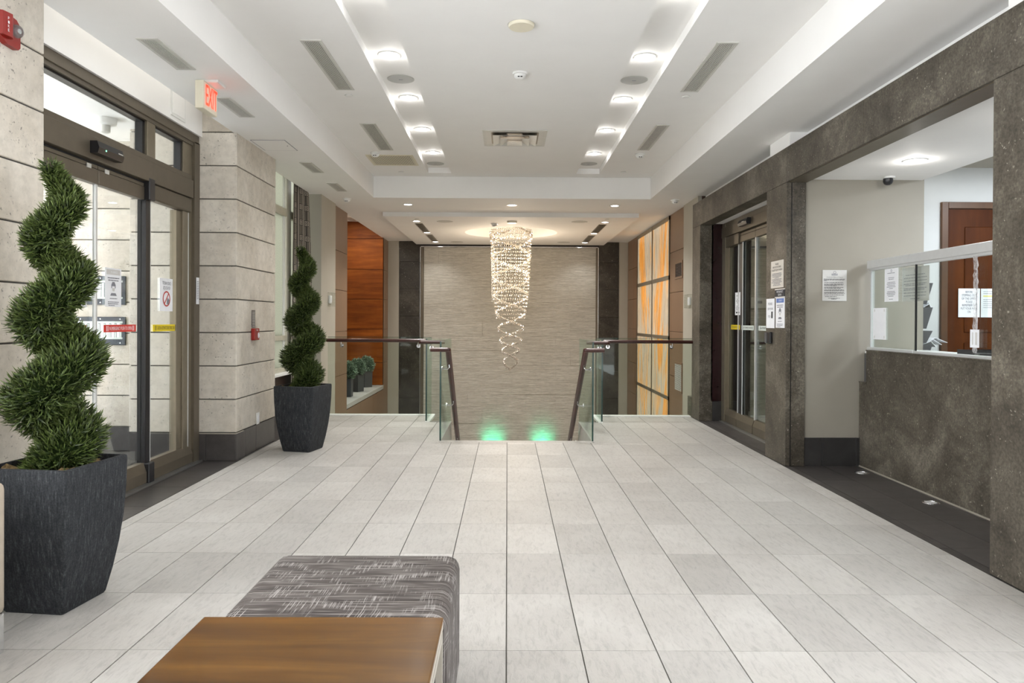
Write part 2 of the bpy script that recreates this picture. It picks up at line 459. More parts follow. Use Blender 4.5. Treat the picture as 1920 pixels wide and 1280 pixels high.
def bx(*a, **k): return B().box(*a, **k)

# flat print on a plane: o origin (centre), u reading direction, v up
def decal(name, o, u, w, h, mat, parent, t=.002, lift=0):
    o, u, v = Vector(o), Vector(u), Vector((0, 0, 1)); n = u.cross(v)
    b = B(); o = o+n*lift
    vs = [b.bm.verts.new(o+u*(sx*w/2)+v*(sy*h/2)+n*q) for q in (0, t) for sx, sy in ((-1, -1), (1, -1), (1, 1), (-1, 1))]
    for q in ((0, 3, 2, 1), (4, 5, 6, 7), (0, 1, 5, 4), (1, 2, 6, 5), (2, 3, 7, 6), (3, 0, 4, 7)): b.bm.faces.new([vs[i] for i in q])
    return obj(name, b, mat, parent)
def lettering(body, o, u, w, h, mat, parent, lift=.0035, mirror=False, name='lettering', spacing=1.0):
    cu = bpy.data.curves.new('text', 'FONT'); cu.body = body; cu.align_x = 'CENTER'; cu.align_y = 'CENTER'; cu.resolution_u = 2; cu.space_line = spacing
    to = bpy.data.objects.new('text', cu); me = bpy.data.meshes.new_from_object(to)
    bpy.data.objects.remove(to); bpy.data.curves.remove(cu)
    if not len(me.vertices): return None
    xs = [v.co.x for v in me.vertices]; ys = [v.co.y for v in me.vertices]
    cx, cy = (min(xs)+max(xs))/2, (min(ys)+max(ys))/2; sx, sy = w/(max(xs)-min(xs)), h/(max(ys)-min(ys))
    o, u, v = Vector(o), Vector(u), Vector((0, 0, 1)); n = u.cross(v)
    for p in me.vertices: p.co = o+u*((p.co.x-cx)*sx*(-1 if mirror else 1))+v*((p.co.y-cy)*sy)+n*lift
    me.name = name; me.materials.clear(); me.materials.append(MATS[mat])
    return link(name, me, None, parent)
def text_lines(o, u, w, rows, pitch, th, mat, parent, lift=.0035, name='text_lines', seed=1):
    """rows of small print too fine to read: one bar per word"""
    R = random.Random(seed); b = B(); o, u, v = Vector(o), Vector(u), Vector((0, 0, 1)); n = u.cross(v)
    for k, (f0, f1) in enumerate(rows):
        if f1 <= f0: continue
        x = f0*w
        while x < f1*w-.004:
            L = min(R.uniform(.05, .16)*w, f1*w-x)
            vs = [b.bm.verts.new(o+u*(x-w/2+(L*.86 if i in (1, 2) else 0))-v*(k*pitch+(th if i in (0, 1) else 0))+n*lift) for i in range(4)]
            b.bm.faces.new(vs); x += L
    m = obj(name, b, mat, parent); m['kind'] = 'stuff'; return m
UL, UR, UB = (0, 1, 0), (0, -1, 0), (1, 0, 0)   # reading directions: entrance-side wall, reception-side wall, walls facing the camera

# ------------------------------------------------------------------ floor
TW, TD, TX, TY = .3076, .6152, .0026, 2.958
FX0, FX1 = -2.55, 2.59
ST = 8.12                      # top of the stairs
def light_zones():
    return [(FX0, FX1, -1.4, ST-.12), (FX0, -.75, ST-.12, 9.58), (.965, FX1, ST-.12, 9.58), (FX0, -1.08, 9.58, 10.2), (1.27, FX1, 9.58, 10.2)]
fl = B()
fl.box(FX0-.03, FX1+.03, -1.5, ST, -.30, -.006)
fl.box(FX0-.03, -.74, ST, 9.62, -.30, -.006); fl.box(.955, FX1+.03, ST, 9.62, -.30, -.006)
fl.box(FX0-.03, -1.06, 9.62, 10.3, -.30, -.006); fl.box(1.25, FX1+.03, 9.62, 10.3, -.30, -.006)
floor = tag(obj('floor', fl, 'grout_dark'), 'lobby floor of pale textured stone tiles around the open stair', 'floor', kind='structure')
full = None; GX, GY = .0028, .0016
def tile(x0, x1, y0, y1, z1, mat, parent, name='tile', th=.012):
    global full
    b = B(); hx, hy = (x1-x0)/2-GX, (y1-y0)/2-GY
    key = (round(hx, 4), round(hy, 4), mat)
    if key not in TILES:
        b.box(-hx, hx, -hy, hy, -th, 0); TILES[key] = b.mesh(name); TILES[key].materials.append(MATS[mat])
    else: b.bm.free()
    o = bpy.data.objects.new(name, TILES[key]); COL.objects.link(o); o.location = ((x0+x1)/2, (y0+y1)/2, z1); o.parent = parent
    if parent.name in WL: o.matrix_parent_inverse = Matrix.Translation(-WL[parent.name])
TILES = {}
xs = [FX0]+[TX+i*TW for i in range(-8, 9)]+[FX1]
ys = [TY+j*TD for j in range(-3, 13)]
for j in range(len(ys)-1):
    for i in range(len(xs)-1):
        for (a, b_, c, d) in light_zones():
            x0, x1, y0, y1 = max(xs[i], a), min(xs[i+1], b_), max(ys[j], c), min(ys[j+1], d)
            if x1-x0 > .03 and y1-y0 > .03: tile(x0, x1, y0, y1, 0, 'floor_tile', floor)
for i in range(0, 17):       # rows behind the camera as long strips
    tile(xs[i], xs[i+1], -1.4, ys[0], 0, 'floor_tile', floor)
# stair nosing and curbs
tile(-.75, .965, ST-.12, ST+.01, 0, 'floor_tile', floor, 'nosing_tile')
tr = B()
tr.box(FX0, -1.02, 10.2, 10.31, -.02, .012); tr.box(1.21, FX1, 10.2, 10.31, -.02, .012)
tr.box(-1.08, -1.02, 9.56, 10.25, -.02, .010); tr.box(1.21, 1.27, 9.56, 10.25, -.02, .010)
tag(obj('trim_1', tr, 'white_plastic'), 'pale metal curb under the glass guard at the stair opening', 'trim', kind='structure')
tr = B(); tr.box(-.752, -.735, ST-.1, 9.6, -.28, .004); tr.box(.950, .967, ST-.1, 9.6, -.28, .004)
tr.box(-1.06, -.735, 9.59, 9.63, -.28, .004); tr.box(.95, 1.25, 9.59, 9.63, -.28, .004)
tag(obj('trim_2', tr, 'floor_tile'), 'stone edging along both sides of the stair well', 'trim', kind='structure')

# dark tiled strips by the two entrances and the counter
def dark_floor(nm, x0, x1, y0, y1, label, px, py, ox, oy):
    b = bx(x0, x1, y0, y1, -.3, -.006); o = tag(obj(nm, b, 'grout_light'), label, 'floor', kind='structure')
    i0 = math.floor((x0-ox)/px); i = i0
    while ox+i*px < x1:
        j = math.floor((y0-oy)/py)
        while oy+j*py < y1:
            a, b2, c, d = max(ox+i*px, x0), min(ox+(i+1)*px, x1), max(oy+j*py, y0), min(oy+(j+1)*py, y1)
            if b2-a > .02 and d-c > .02: tile(a, b2, c, d, -.001, 'dark_tile', o)
            j += 1
        i += 1
dark_floor('floor.001', -3.02, FX0-.002, 4.04, 6.99, 'dark tiled floor strip inside the entrance door', .305, .61, -2.86, 4.0)
dark_floor('floor.002', -5.5, -3.022, 3.4, 7.48, 'dark tiled floor of the entrance vestibule', .61, .61, -3.02, 4.0)
dark_floor('floor.003', FX1+.002, 4.0, 3.2, 6.78, 'dark tiled floor strip along the reception counter', .305, .61, 2.66, 3.1)
dark_floor('floor.004', FX1+.002, 3.02, 7.28, 9.8, 'dark tiled floor strip at the inner sliding door', .305, .61, 2.66, 7.4)
b = B(); b.box(-3.0, FX0-.002, 8.05, 10.25, -.3, -.004)
tag(obj('floor.005', b, 'dark_tile'), 'dark floor under the curtained window', 'floor', kind='structure')

sb = B(); sb.box(-3.7, 6.2, -1.7, 8.0, -.36, -.302); sb.box(-5.6, -3.7, 3.3, 7.7, -.36, -.302); sb.box(3.45, 6.2, 8.0, 11.8, -.36, -.302)  # unseen slab, added to stop sky light leaking up under the floor
tag(obj('floor.010', sb, 'grout_dark'), 'added unseen slab under the lobby floor blocking light from below', 'floor', kind='structure')
# ------------------------------------------------------------------ ceiling
ZS, ZT, ZR, ZC = 3.11, 3.42, 3.495, 3.72
c = B()
c.box(-2.6, -1.943, -1.5, 8.05, ZS, ZC); c.box(-3.7, -2.6, -1.5, 3.2, ZS, ZC); c.box(-1.943, 2.06, -1.5, 1.3, ZS, ZC); c.box(-2.78, -1.943, 8.05, 10.5, ZS, ZC)  # low piece across the tray's near end is added to keep sky light out
c.box(2.06, 3.1, -1.5, 10.5, ZS, ZC)
c.box(-3.1, -2.6, 3.2, 6.9, 3.62, ZC); c.box(-3.1, -2.78, 8.05, 10.3, 3.45, ZC)
for x0, x1 in ((-1.943, -1.126), (-.804, .962), (1.288, 2.06)): c.box(x0, x1, 1.3, 10.5, ZT, ZC)
for x0, x1 in ((-1.126, -.804), (.962, 1.288)):
    c.box(x0, x1, 1.3, 10.25, ZR, ZC); c.box(x0, x1, 10.25, 10.5, ZT, ZC)
c.box(-2.8, 2.9, 10.5, 11.9, ZS, ZC)
c.box(-2.7, -2.05, 11.9, 16.4, ZS, ZC); c.box(2.15, 2.9, 11.9, 16.4, ZS, ZC)
c.box(-3.7, -2.7, 11.95, 15.75, 3.45, ZC)
ceiling = tag(obj('ceiling', c, 'white_paint'), 'white plaster ceiling with a raised tray and two light troughs', 'ceiling', kind='structure')
# dropped slab with a round recess for the chandelier
CX, CY, CR, ZB = .062, 14.05, .89, 3.04
s = B(); bm = s.bm; n = 64; x0, x1, y0, y1 = -2.05, 2.15, 11.9, 16.32
def edge_pt(a):
    dx, dy = math.cos(a), math.sin(a); t = 1e9
    if dx > 1e-9: t = min(t, (x1-CX)/dx)
    if dx < -1e-9: t = min(t, (x0-CX)/dx)
    if dy > 1e-9: t = min(t, (y1-CY)/dy)
    if dy < -1e-9: t = min(t, (y0-CY)/dy)
    return CX+dx*t, CY+dy*t
ang = sorted([2*PI*i/n for i in range(n)]+[math.atan2(y-CY, x-CX) % (2*PI) for x in (x0, x1) for y in (y0, y1)])
inn = [bm.verts.new((CX+CR*math.cos(a), CY+CR*math.sin(a), ZB)) for a in ang]
out = [bm.verts.new((*edge_pt(a), ZB)) for a in ang]
up = [bm.verts.new((CX+CR*math.cos(a), CY+CR*math.sin(a), ZB+.26)) for a in ang]
ou = [bm.verts.new((*edge_pt(a), ZC)) for a in ang]
for i in range(len(ang)):
    j = (i+1) % len(ang)
    bm.faces.new((inn[i], inn[j], out[j], out[i])); bm.faces.new((inn[i], inn[j], up[j], up[i])); bm.faces.new((out[i], out[j], ou[j], ou[i]))
bm.faces.new(up)
tag(obj('ceiling.001', s, 'white_paint'), 'dropped ceiling slab with a round recess over the stair', 'ceiling', kind='structure')

# ------------------------------------------------------------------ stone block walls
CH = .3166; Z0 = .267
def block(parent, x0, x1, y0, y1, z0, z1, mat='limestone', name='stone_block', bev=.004):
    obj(name, bx(x0, x1, y0, y1, z0, z1, bev, 1), mat, parent)
def courses(parent, x0, x1, y0, y1, ztop, z0=Z0, ch=CH):
    z = z0
    while z < ztop-.02:
        block(parent, x0, x1, y0, y1, z+.005, min(z+ch-.005, ztop)); z += ch
wl = tag(obj('wall_left', bx(-3.08, -2.585, 3.02, 4.03, 0, 3.7), 'grey_void'), 'pale limestone block wall beside the entrance door', 'wall', kind='structure')
courses(wl, -3.09, -2.572, 3.0, 4.04, 3.6)
block(wl, -3.09, -2.572, 3.0, 4.04, .002, Z0-.006, 'dark_tile', 'base_tile')
pil = tag(obj('wall_left.001', bx(-2.99, -2.585, 6.915, 8.035, 0, 3.7), 'grey_void'), 'limestone block pier between the entrance door and the window', 'wall', kind='structure')
courses(pil, -3.0, -2.572, 6.9, 8.05, 3.60)
for (a, b_) in ((-2.985, -2.865), (-2.861, -2.580)): block(pil, a, b_, 6.902, 6.98, .002, Z0-.006, 'dark_tile', 'base_tile', .002)
for (a, b_) in ((6.906, 7.15), (7.154, 7.45), (7.454, 8.045)): block(pil, -2.62, -2.573, a, b_, .002, Z0-.006, 'dark_tile', 'base_tile', .002)
obj('base_trim', bx(-2.992, -2.570, 6.898, 7.1, Z0-.012, Z0-.004), 'frame_metal', pil)
# vestibule walls
vw = tag(obj('wall_left.002', bx(-5.5, -3.005, 7.39, 7.6, 0, 3.2), 'grey_void'), 'limestone vestibule wall carrying the intercom directories', 'wall', kind='structure')
courses(vw, -5.5, -3.585, 7.38, 7.5, 3.14, .25, .3155)
block(vw, -5.5, -4.25, 7.385, 7.45, .002, .244, 'dark_tile', 'base_tile'); block(vw, -4.246, -3.59, 7.385, 7.45, .002, .244, 'dark_tile', 'base_tile')
vw2 = tag(obj('wall_left.003', bx(-3.575, -3.02, 6.915, 7.4, 0, 3.2), 'grey_void'), 'limestone vestibule return seen through the door glass', 'wall', kind='structure')
courses(vw2, -3.585, -3.015, 6.9, 7.39, 3.14)
block(vw2, -3.58, -3.46, 6.905, 7.0, .002, Z0-.006, 'dark_tile', 'base_tile', .002); block(vw2, -3.456, -3.02, 6.905, 7.0, .002, Z0-.006, 'dark_tile', 'base_tile', .002)
vb = B(); vb.box(-5.5, -3.1, 3.3, 3.4, 0, 3.2)
tag(obj('wall_left.004', vb, 'limestone'), 'near limestone wall of the vestibule', 'wall', kind='structure')
tag(obj('ceiling.002', bx(-5.5, -3.02, 3.4, 7.45, 3.14, 3.3), 'white_paint'), 'white vestibule ceiling seen through the transom', 'ceiling', kind='structure')
od = tag(thing('door_4', (-5.45, 5.4, 0), 'outer glass doors of the vestibule', 'door'), kind='structure')
fb = B()
for y in (3.42, 4.5, 5.4, 6.3, 7.3): fb.box(-5.5, -5.42, y, y+.06, 0, 3.14)
fb.box(-5.5, -5.42, 3.42, 7.36, 2.35, 2.5).box(-5.5, -5.42, 3.42, 7.36, 0, .15)
obj('door_frame', fb, 'bronze', od)
for y in (3.48, 4.56, 5.46, 6.36): obj('door_pane', bx(-5.465, -5.46, y, y+.88, .15, 2.35), 'glass_clear', od)
# white bulkhead over the door
bh = tag(obj('wall_left.005', bx(-3.08, -2.90, 4.04, 6.9, 3.065, 3.64), 'white_paint'), 'white bulkhead above the bronze entrance door', 'wall', kind='structure')
hp = B(); hp.box(-2.90, -2.892, 6.25, 6.53, 3.10, 3.36, .002, 1); obj('access_panel', hp, 'white_plastic', bh)
hp = B(); hp.box(-2.893, -2.889, 6.275, 6.505, 3.125, 3.34, .001, 1); obj('access_cover', hp, 'white_paint', bh)

lamp('AREA', 'cove_lamp', (-2.67, 5.4, 3.60), 2.6, (1, .99, .96), (0, math.radians(-35), 0), .06, sy=2.5)
# ------------------------------------------------------------------ window bay on the entrance side
XW = -2.95
wn = tag(thing('window_1', (XW, 9.0, 0), 'tall framed window behind the patterned curtain', 'window'), kind='structure')
f = B()
for z0, z1 in ((3.36, 3.45), (2.70, 2.80), (1.07, 1.135), (.66, .72)): f.box(XW-.05, XW+.03, 8.05, 10.25, z0, z1, .004, 1)
obj('window_frame', f, 'window_frame', wn)
f = B(); f.box(XW-.05, XW+.035, 9.60, 9.78, .66, 3.45, .004, 1); obj('mullion', f, 'window_frame', wn)
f = B(); f.box(XW-.02, XW+.015, 9.545, 9.585, .72, 3.40, .003, 1); obj('mullion', f, 'white_plastic', wn)
for y0, y1 in ((8.06, 9.55), (9.58, 9.62), (9.77, 10.24)):
    for z0, z1 in ((.72, 1.07), (1.135, 2.70), (2.80, 3.36)):
        if y1-y0 > .1: obj('pane', bx(XW-.012, XW-.006, y0, y1, z0, z1), 'frosted_glass', wn)
obj('window_sill', bx(XW-.06, XW+.10, 8.05, 10.25, .625, .66, .004, 1), 'white_plastic', wn)
tag(obj('wall_left.006', bx(-3.1, XW, 8.05, 10.25, .1, .63), 'brown_dark'), 'dark panel under the window sill', 'wall', kind='structure')
bl = tag(obj('baseboard_left', bx(-3.08, XW+.015, 8.05, 10.25, 0, .24), 'dark_tile'), 'dark tile baseboard below the window', 'baseboard', kind='structure')
tag(obj('floor.009', bx(-3.6, FX0-.032, -1.5, 3.1, -.3, -.001), 'floor_tile'), 'floor of the seating recess', 'floor', kind='structure')
# painted column and stair hall wall
tag(obj('wall_left.008', bx(-3.2, -2.63, 10.25, 11.1, -.3, ZS), 'beige_paint'), 'beige painted column next to the curtain', 'wall', kind='structure')

# ------------------------------------------------------------------ stair hall, entrance side
XL = -2.66; ZL = -1.62
wp = tag(obj('wall_left.009', bx(-3.7, XL-.025, 11.1, 12.04, ZL, ZS), 'brown_dark'), 'brown laminate panel wall beside the planter niche', 'wall', kind='structure')
zz = [ZL, -.2, .457, 1.156, 1.811, 2.424, ZS]
for a, b_ in zip(zz, zz[1:]): obj('wall_panel', bx(XL-.03, XL, 11.125, 12.05, a+.003, b_-.003, .002, 1), 'brown_panel', wp)
nw = tag(obj('wall_left.010', bx(-3.7, XL-.025, 12.05, 15.6, ZL, -.15), 'brown_dark'), 'brown laminate panels below the planter shelf', 'wall', kind='structure')
for a, b_ in ((12.053, 13.2), (13.203, 14.4), (14.403, 15.6)):
    for z0, z1 in ((ZL, -.86), (-.857, -.153)): obj('wall_panel', bx(XL-.03, XL, a, b_, z0, z1, .002, 1), 'brown_panel', nw)
tag(obj('trim_3', bx(-3.68, XL+.005, 12.05, 15.6, -.14, -.06, .004, 1), 'grey_shelf'), 'grey stone planter shelf in the niche', 'trim', kind='structure')
tag(obj('wall_left.011', bx(-3.8, -3.68, 12.0, 15.7, -.2, 3.5), 'brown_panel'), 'back wall of the planter niche', 'wall', kind='structure')
ww = tag(obj('wall_left.012', bx(-3.7, -2.68, 15.63, 15.7, ZL, 3.5), 'brown_dark'), 'reddish wood panelled end wall of the planter niche', 'wall', kind='structure')
zz = [-.06, .419, 1.141, 1.783, 2.424, 3.08, 3.45]
for a, b_ in zip(zz, zz[1:]): obj('wood_panel', bx(-3.68, -2.68, 15.6, 15.64, a+.004, b_-.004, .003, 1), 'cherry_wood', ww)
we = tag(obj('wall_left.013', bx(-3.7, XL-.04, 15.7, 16.3, ZL, ZS), 'brown_dark'), 'narrow brown panelled return at the stair hall end', 'wall', kind='structure')
zz = [ZL, .419, 1.141, 1.783, 2.424, ZS]
for a, b_ in zip(zz, zz[1:]): obj('wall_panel', bx(XL-.045, XL-.02, 15.64, 16.28, a+.003, b_-.003, .002, 1), 'brown_panel', we)

tag(obj('wall_back.001', bx(-3.7, 3.6, -1.75, -1.6, 0, 3.4), 'white_paint'), 'added unseen wall behind the camera blocking light from the rear', 'wall', kind='structure')  # out of view, added to stop sky light entering behind the camera
# ------------------------------------------------------------------ back wall
YB = 16.3
wb = tag(obj('wall_back', bx(-3.8, 3.8, YB+.06, YB+.3, ZL, 3.72), 'beige_paint'), 'back wall of the stair hall faced in ledge stone', 'wall', kind='structure')
for x0, x1 in ((-2.69, -2.435), (2.502, 2.72)): obj('painted_strip', bx(x0, x1, YB, YB+.07, ZL, 3.14), 'beige_paint', wb)
for x0, x1 in ((-2.432, -1.972), (2.048, 2.50)):
    zs = [ZL+k*.61 for k in range(8)]+[3.14]
    for a, b_ in zip(zs, zs[1:]):
        if b_-a > .05: obj('stone_tile', bx(x0, x1, YB-.012, YB+.07, a+.002, b_-.002, .002, 1), 'charcoal_stone', wb)
obj('head_reveal', bx(-1.97, 2.046, YB-.01, YB+.07, 3.0, 3.14), 'dark_void', wb)
obj('metal_bead', B().box(-1.967, -1.948, YB-.03, YB+.02, ZL, 3.0).box(2.024, 2.043, YB-.03, YB+.02, ZL, 3.0).box(-1.967, 2.043, YB-.03, YB+.02, 2.982, 3.0), 'chrome', wb)
obj('side_reveal', B().box(-1.946, -1.885, YB-.015, YB+.06, ZL, 2.98).box(1.985, 2.022, YB-.015, YB+.06, ZL, 2.98), 'bronze', wb)
z = ZL; row = 0; R = random.Random(4)
while z < 2.97:
    x = -1.88-(.33 if row % 2 else 0)
    while x < 1.98:
        a, b_ = max(x, -1.88), min(x+.66, 1.982)
        if b_-a > .01: obj('ledge_panel', bx(a+.001, b_-.001, YB+R.uniform(-.012, .0), YB+.07, z+.0008, min(z+.326, 2.98)-.0008), 'ledge_stone', wb)
        x += .66
    z += .326; row += 1

# ------------------------------------------------------------------ stair hall, reception side
XR = 2.7
wr = tag(obj('wall_right', bx(XR+.03, 3.4, 10.2, 16.3, ZL, ZS), 'brown_dark'), 'stair hall wall with brown panels around backlit onyx', 'wall', kind='structure')
zz = [ZL, -.2, .457, 1.177, 1.812, 2.474, ZS]
for a, b_ in zip(zz, zz[1:]):
    obj('wall_panel', bx(XR, XR+.032, 11.07, 11.92 if .4 < a < 2.4 else 12.05, a+.003, b_-.003, .002, 1), 'brown_panel', wr)
    if .4 < a < 2.4: obj('wall_panel', bx(XR, XR+.032, 11.925, 12.05, a+.003, b_-.003, .002, 1), 'brown_panel', wr)
    obj('wall_panel', bx(XR, XR+.032, 15.07, 15.5, a+.003, b_-.003, .002, 1), 'brown_panel', wr)
    obj('wall_panel', bx(XR, XR+.032, 15.505, 16.28, a+.003, b_-.003, .002, 1), 'brown_panel', wr)
ow = thing('onyx_light_wall', (XR, 13.5, ZL), 'glowing backlit orange onyx panels in a dark metal grid', 'light wall')
zz = [(-1.5, -.9), (-.86, .03), (.09, 1.04), (1.10, 2.04), (2.11, 3.03)]
for a, b_ in zz:
    for y0, y1 in ((12.10, 13.48), (13.53, 15.0)): obj('onyx_panel', bx(XR-.004, XR+.02, y0, y1, a, b_), 'onyx', ow)
f = B()
for z0, z1 in ((3.03, 3.10), (2.04, 2.11), (1.04, 1.10), (.03, .09), (-.9, -.86), (-1.6, -1.5)): f.box(XR-.015, XR+.03, 12.06, 15.06, z0, z1)
obj('rail', f, 'bronze_light', ow)
f = B(); f.box(XR-.015, XR+.03, 13.48, 13.53, ZL, 3.1); f.box(XR-.015, XR+.03, 12.06, 12.10, ZL, 3.1); f.box(XR-.015, XR+.03, 15.0, 15.06, ZL, 3.1)
obj('stile', f, 'bronze', ow)
tag(obj('wall_right.001', bx(2.68, 3.3, 10.22, 11.05, -.3, ZS), 'beige_paint'), 'beige painted wall strip next to the dark stone portal', 'wall', kind='structure')
tag(obj('baseboard_right', bx(2.62, 2.679, 10.22, 10.5, 0, .27), 'dark_stone'), 'stone base below the beige strip by the portal', 'baseboard', kind='structure')
# lower level
lo = B(); lo.box(-3.8, 3.5, 8.0, 16.5, ZL-.2, ZL)
tag(obj('floor.006', lo, 'lower_floor'), 'lower level floor at the foot of the stairs', 'floor', kind='structure')
lw = B(); lw.box(-3.8, XL, 8.1, 12.0, ZL, -.31); lw.box(XR, 3.5, 8.1, 11.0, ZL, -.31); lw.box(-3.8, -.78, 8.1, 8.2, ZL, -.31); lw.box(1.0, 3.5, 8.1, 8.2, ZL, -.31)
tag(obj('wall_left.014', lw, 'beige_paint'), 'plain walls of the lower level below the lobby', 'wall', kind='structure')
st = tag(thing('stairs', (.1, ST, ZL), 'stone stairs going down between the glass guards', 'stairs'), kind='structure')
for k in range(8):
    zt = -.18*(k+1); obj('step', bx(-.735, .95, ST+.005+.27*k, ST+.005+.27*(k+1)+.02, ZL if k > 5 else zt-.3, zt, .004, 1), 'floor_tile', st)

# ------------------------------------------------------------------ dark stone portal on the reception side
XP, XQ = 2.6, 2.78
pr = tag(obj('wall_right.002', bx(XP+.02, XQ-.005, 3.3, 10.19, 2.67, 2.96), 'dark_void'), 'dark fossil stone portal framing the inner door and reception', 'wall', kind='structure')
def slab(x0, x1, y0, y1, z0, z1, name='stone_slab'): obj(name, bx(x0, x1, y0, y1, z0, z1, .003, 1), 'dark_stone', pr)
ysp = [2.9, 3.88, 5.3, 6.72, 7.9, 9.1, 10.2]
for a, b_ in zip(ysp, ysp[1:]): slab(XP, XQ, a+.001, b_-.001, 2.652, 2.98)
slab(XP, XQ, 9.8, 10.2, 0, 2.65); slab(XP, 2.645, 6.752, 7.28, 0, 2.65); slab(2.648, XQ, 6.752, 7.28, 0, 2.65)
slab(XP, XQ, 2.9, 3.88, 0, 2.65)
obj('metal_bead', bx(2.6445, 2.6485, 6.748, 6.76, 0, 2.65), 'black', pr)
obj('soffit_trim', bx(XP+.02, XQ, 3.88, 6.75, 2.645, 2.653), 'bronze', pr)
up = B(); up.box(XQ, 3.1, 2.5, 10.2, 2.72, ZS)
for y0, y1 in ((6.73, 7.235), (3.25, 3.79)): up.box(2.615, XQ+.01, y0, y1, 2.978, ZS)
tag(obj('wall_right.003', up, 'white_paint'), 'white wall and stub brackets above the stone portal', 'wall', kind='structure')
# recess of the inner sliding door
tag(obj('ceiling.003', bx(XQ, 3.1, 7.28, 9.8, 2.665, 2.72), 'white_paint'), 'white strip of ceiling above the inner sliding door', 'ceiling', kind='structure')
wi = tag(obj('wall_right.004', bx(XQ-.02, 2.93, 9.8, 9.95, .27, 2.66), 'wine_wall'), 'dark wine coloured panel beside the inner sliding door', 'wall', kind='structure')
tag(obj('baseboard_right.001', bx(XQ+.002, 2.925, 9.79, 9.94, 0, .265), 'black_tile'), 'black base tile below the wine coloured panel', 'baseboard', kind='structure')
tag(obj('wall_right.005', bx(XQ, 3.9, 6.78, 7.28, 0, 2.7), 'reception_paint'), 'beige reception wall carrying the framed notice', 'wall', kind='structure')
bs = tag(obj('baseboard_right.002', bx(XQ, 3.34, 6.765, 6.785, .0, .262), 'grout_light'), 'black tile baseboard of the reception wall', 'baseboard', kind='structure')
for a, b_ in ((XQ+.002, 2.945), (2.949, 3.265), (3.269, 3.3)): obj('base_tile', bx(a, b_, 6.757, 6.78, .003, .265, .001, 1), 'black_tile', bs)
# corridor behind the inner door
cf = tag(obj('floor.007', bx(3.022, 5.6, 7.3, 11.6, -.3, 0), 'floor_tile'), 'pale tiled corridor floor behind the inner door', 'floor', kind='structure')
cw = tag(obj('wall_right.006', bx(3.3, 5.6, 11.53, 11.7, 0, 3.0), 'grey_void'), 'ledge stone corridor wall seen through the inner door', 'wall', kind='structure')
z = 0; row = 0
while z < 2.5:
    x = 3.6-(.33 if row % 2 else 0)
    while x < 5.5:
        obj('ledge_panel', bx(max(x, 3.55)+.001, min(x+.66, 5.55)-.001, 11.5+R.uniform(0, .01), 11.54, z+.001, min(z+.326, 2.5)-.001), 'ledge_stone', cw); x += .66
    z += .326; row += 1
obj('head_board', bx(3.3, 5.6, 11.48, 11.54, 2.5, 2.62), 'wine_wall', cw)
wv = B(); wv.box(3.0, 3.42, 10.5, 10.7, 0, 2.95); wv.box(3.0, 3.66, 10.9, 11.55, 0, 2.95); wv.box(3.0, 3.1, 9.95, 11.0, 0, 2.95)
tag(obj('wall_right.007', wv, 'wine_wall'), 'dark wine panelled corridor corner behind the glass', 'wall', kind='structure')
tag(obj('wall_right.008', B().box(5.6, 5.7, 7.2, 11.7, 0, 3.0).box(3.9, 5.6, 7.29, 7.34, 0, 3.0), 'beige_paint'), 'far beige walls of the corridor', 'wall', kind='structure')
tag(obj('ceiling.004', bx(3.02, 5.7, 7.3, 11.7, 2.72, 2.85), 'white_paint'), 'white corridor ceiling behind the inner door', 'ceiling', kind='structure')
lamp('AREA', 'corridor_fill', (4.3, 10.2, 2.68), 4, (1, .94, .84), size=.5)  # added fill for the corridor behind the glass, no fixture known

# reception niche and office
tag(obj('ceiling.005', bx(XQ, 3.88, 2.5, 6.78, 2.68, 2.89), 'white_paint'), 'white lowered ceiling over the reception counter', 'ceiling', kind='structure')
YO = 7.2
ob = B(); ob.box(3.9, 6.2, YO, YO+.09, 0, 2.95); ob.box(6.1, 6.2, 2.5, YO, 0, 2.95); ob.box(2.79, 6.1, 2.4, 2.5, 0, 2.95)
tag(obj('wall_right.009', ob, 'cool_paint'), 'cool white office walls behind reception', 'wall', kind='structure')
tag(obj('ceiling.006', bx(3.88, 6.2, 2.5, YO, 2.89, 3.0), 'beige_paint'), 'office ceiling behind the reception counter', 'ceiling', kind='structure')
tag(obj('floor.008', bx(4.0, 6.2, 2.5, YO, -.3, 0), 'lower_floor'), 'office floor behind the reception counter', 'floor', kind='structure')
lamp('AREA', 'office_lamp', (4.9, 5.6, 2.86), P_OFFICE, (.86, .93, 1.0), size=.9)

# ------------------------------------------------------------------ entrance sliding door
XD = -2.97
d1 = tag(thing('door_1', (XD, 5.4, 0), 'bronze automatic sliding entrance door with stickers on its glass', 'door'), kind='structure')
f = B()
f.box(XD-.08, XD+.05, 4.05, 6.88, 2.985, 3.065, .003, 1)
f.box(XD-.08, XD+.04, 4.05, 6.88, 2.955, 2.99)
f.box(XD-.08, XD+.05, 6.78, 6.895, 0, 3.0); f.box(XD-.08, XD+.03, 4.05, 4.12, 0, 3.0)
obj('door_frame', f, 'bronze', d1)
f = B(); f.box(XD-.06, XD+.025, 6.60, 6.79, 0, 2.96, .003, 1); f.box(XD-.05, XD+.01, 6.50, 6.60, .16, 2.32, .003, 1); f.box(XD-.06, XD+.035, 5.925, 6.06, 2.67, 2.96, .003, 1)
obj('jamb', f, 'bronze_light', d1)
f = B(); f.box(XD-.05, XD+.012, 5.89, 5.927, 2.67, 2.96); f.box(XD-.05, XD+.012, 6.572, 6.602, 2.67, 2.96); f.box(XD-.05, XD+.012, 4.1, 6.6, 2.94, 2.956)
obj('gasket', f, 'black', d1)
f = B(); f.box(XD-.09, XD+.06, 4.05, 6.74, 2.46, 2.625, .003, 1); f.box(XD-.09, XD+.045, 4.05, 6.74, 2.623, 2.672, .003, 1)
obj('header_box', f, 'bronze', d1)
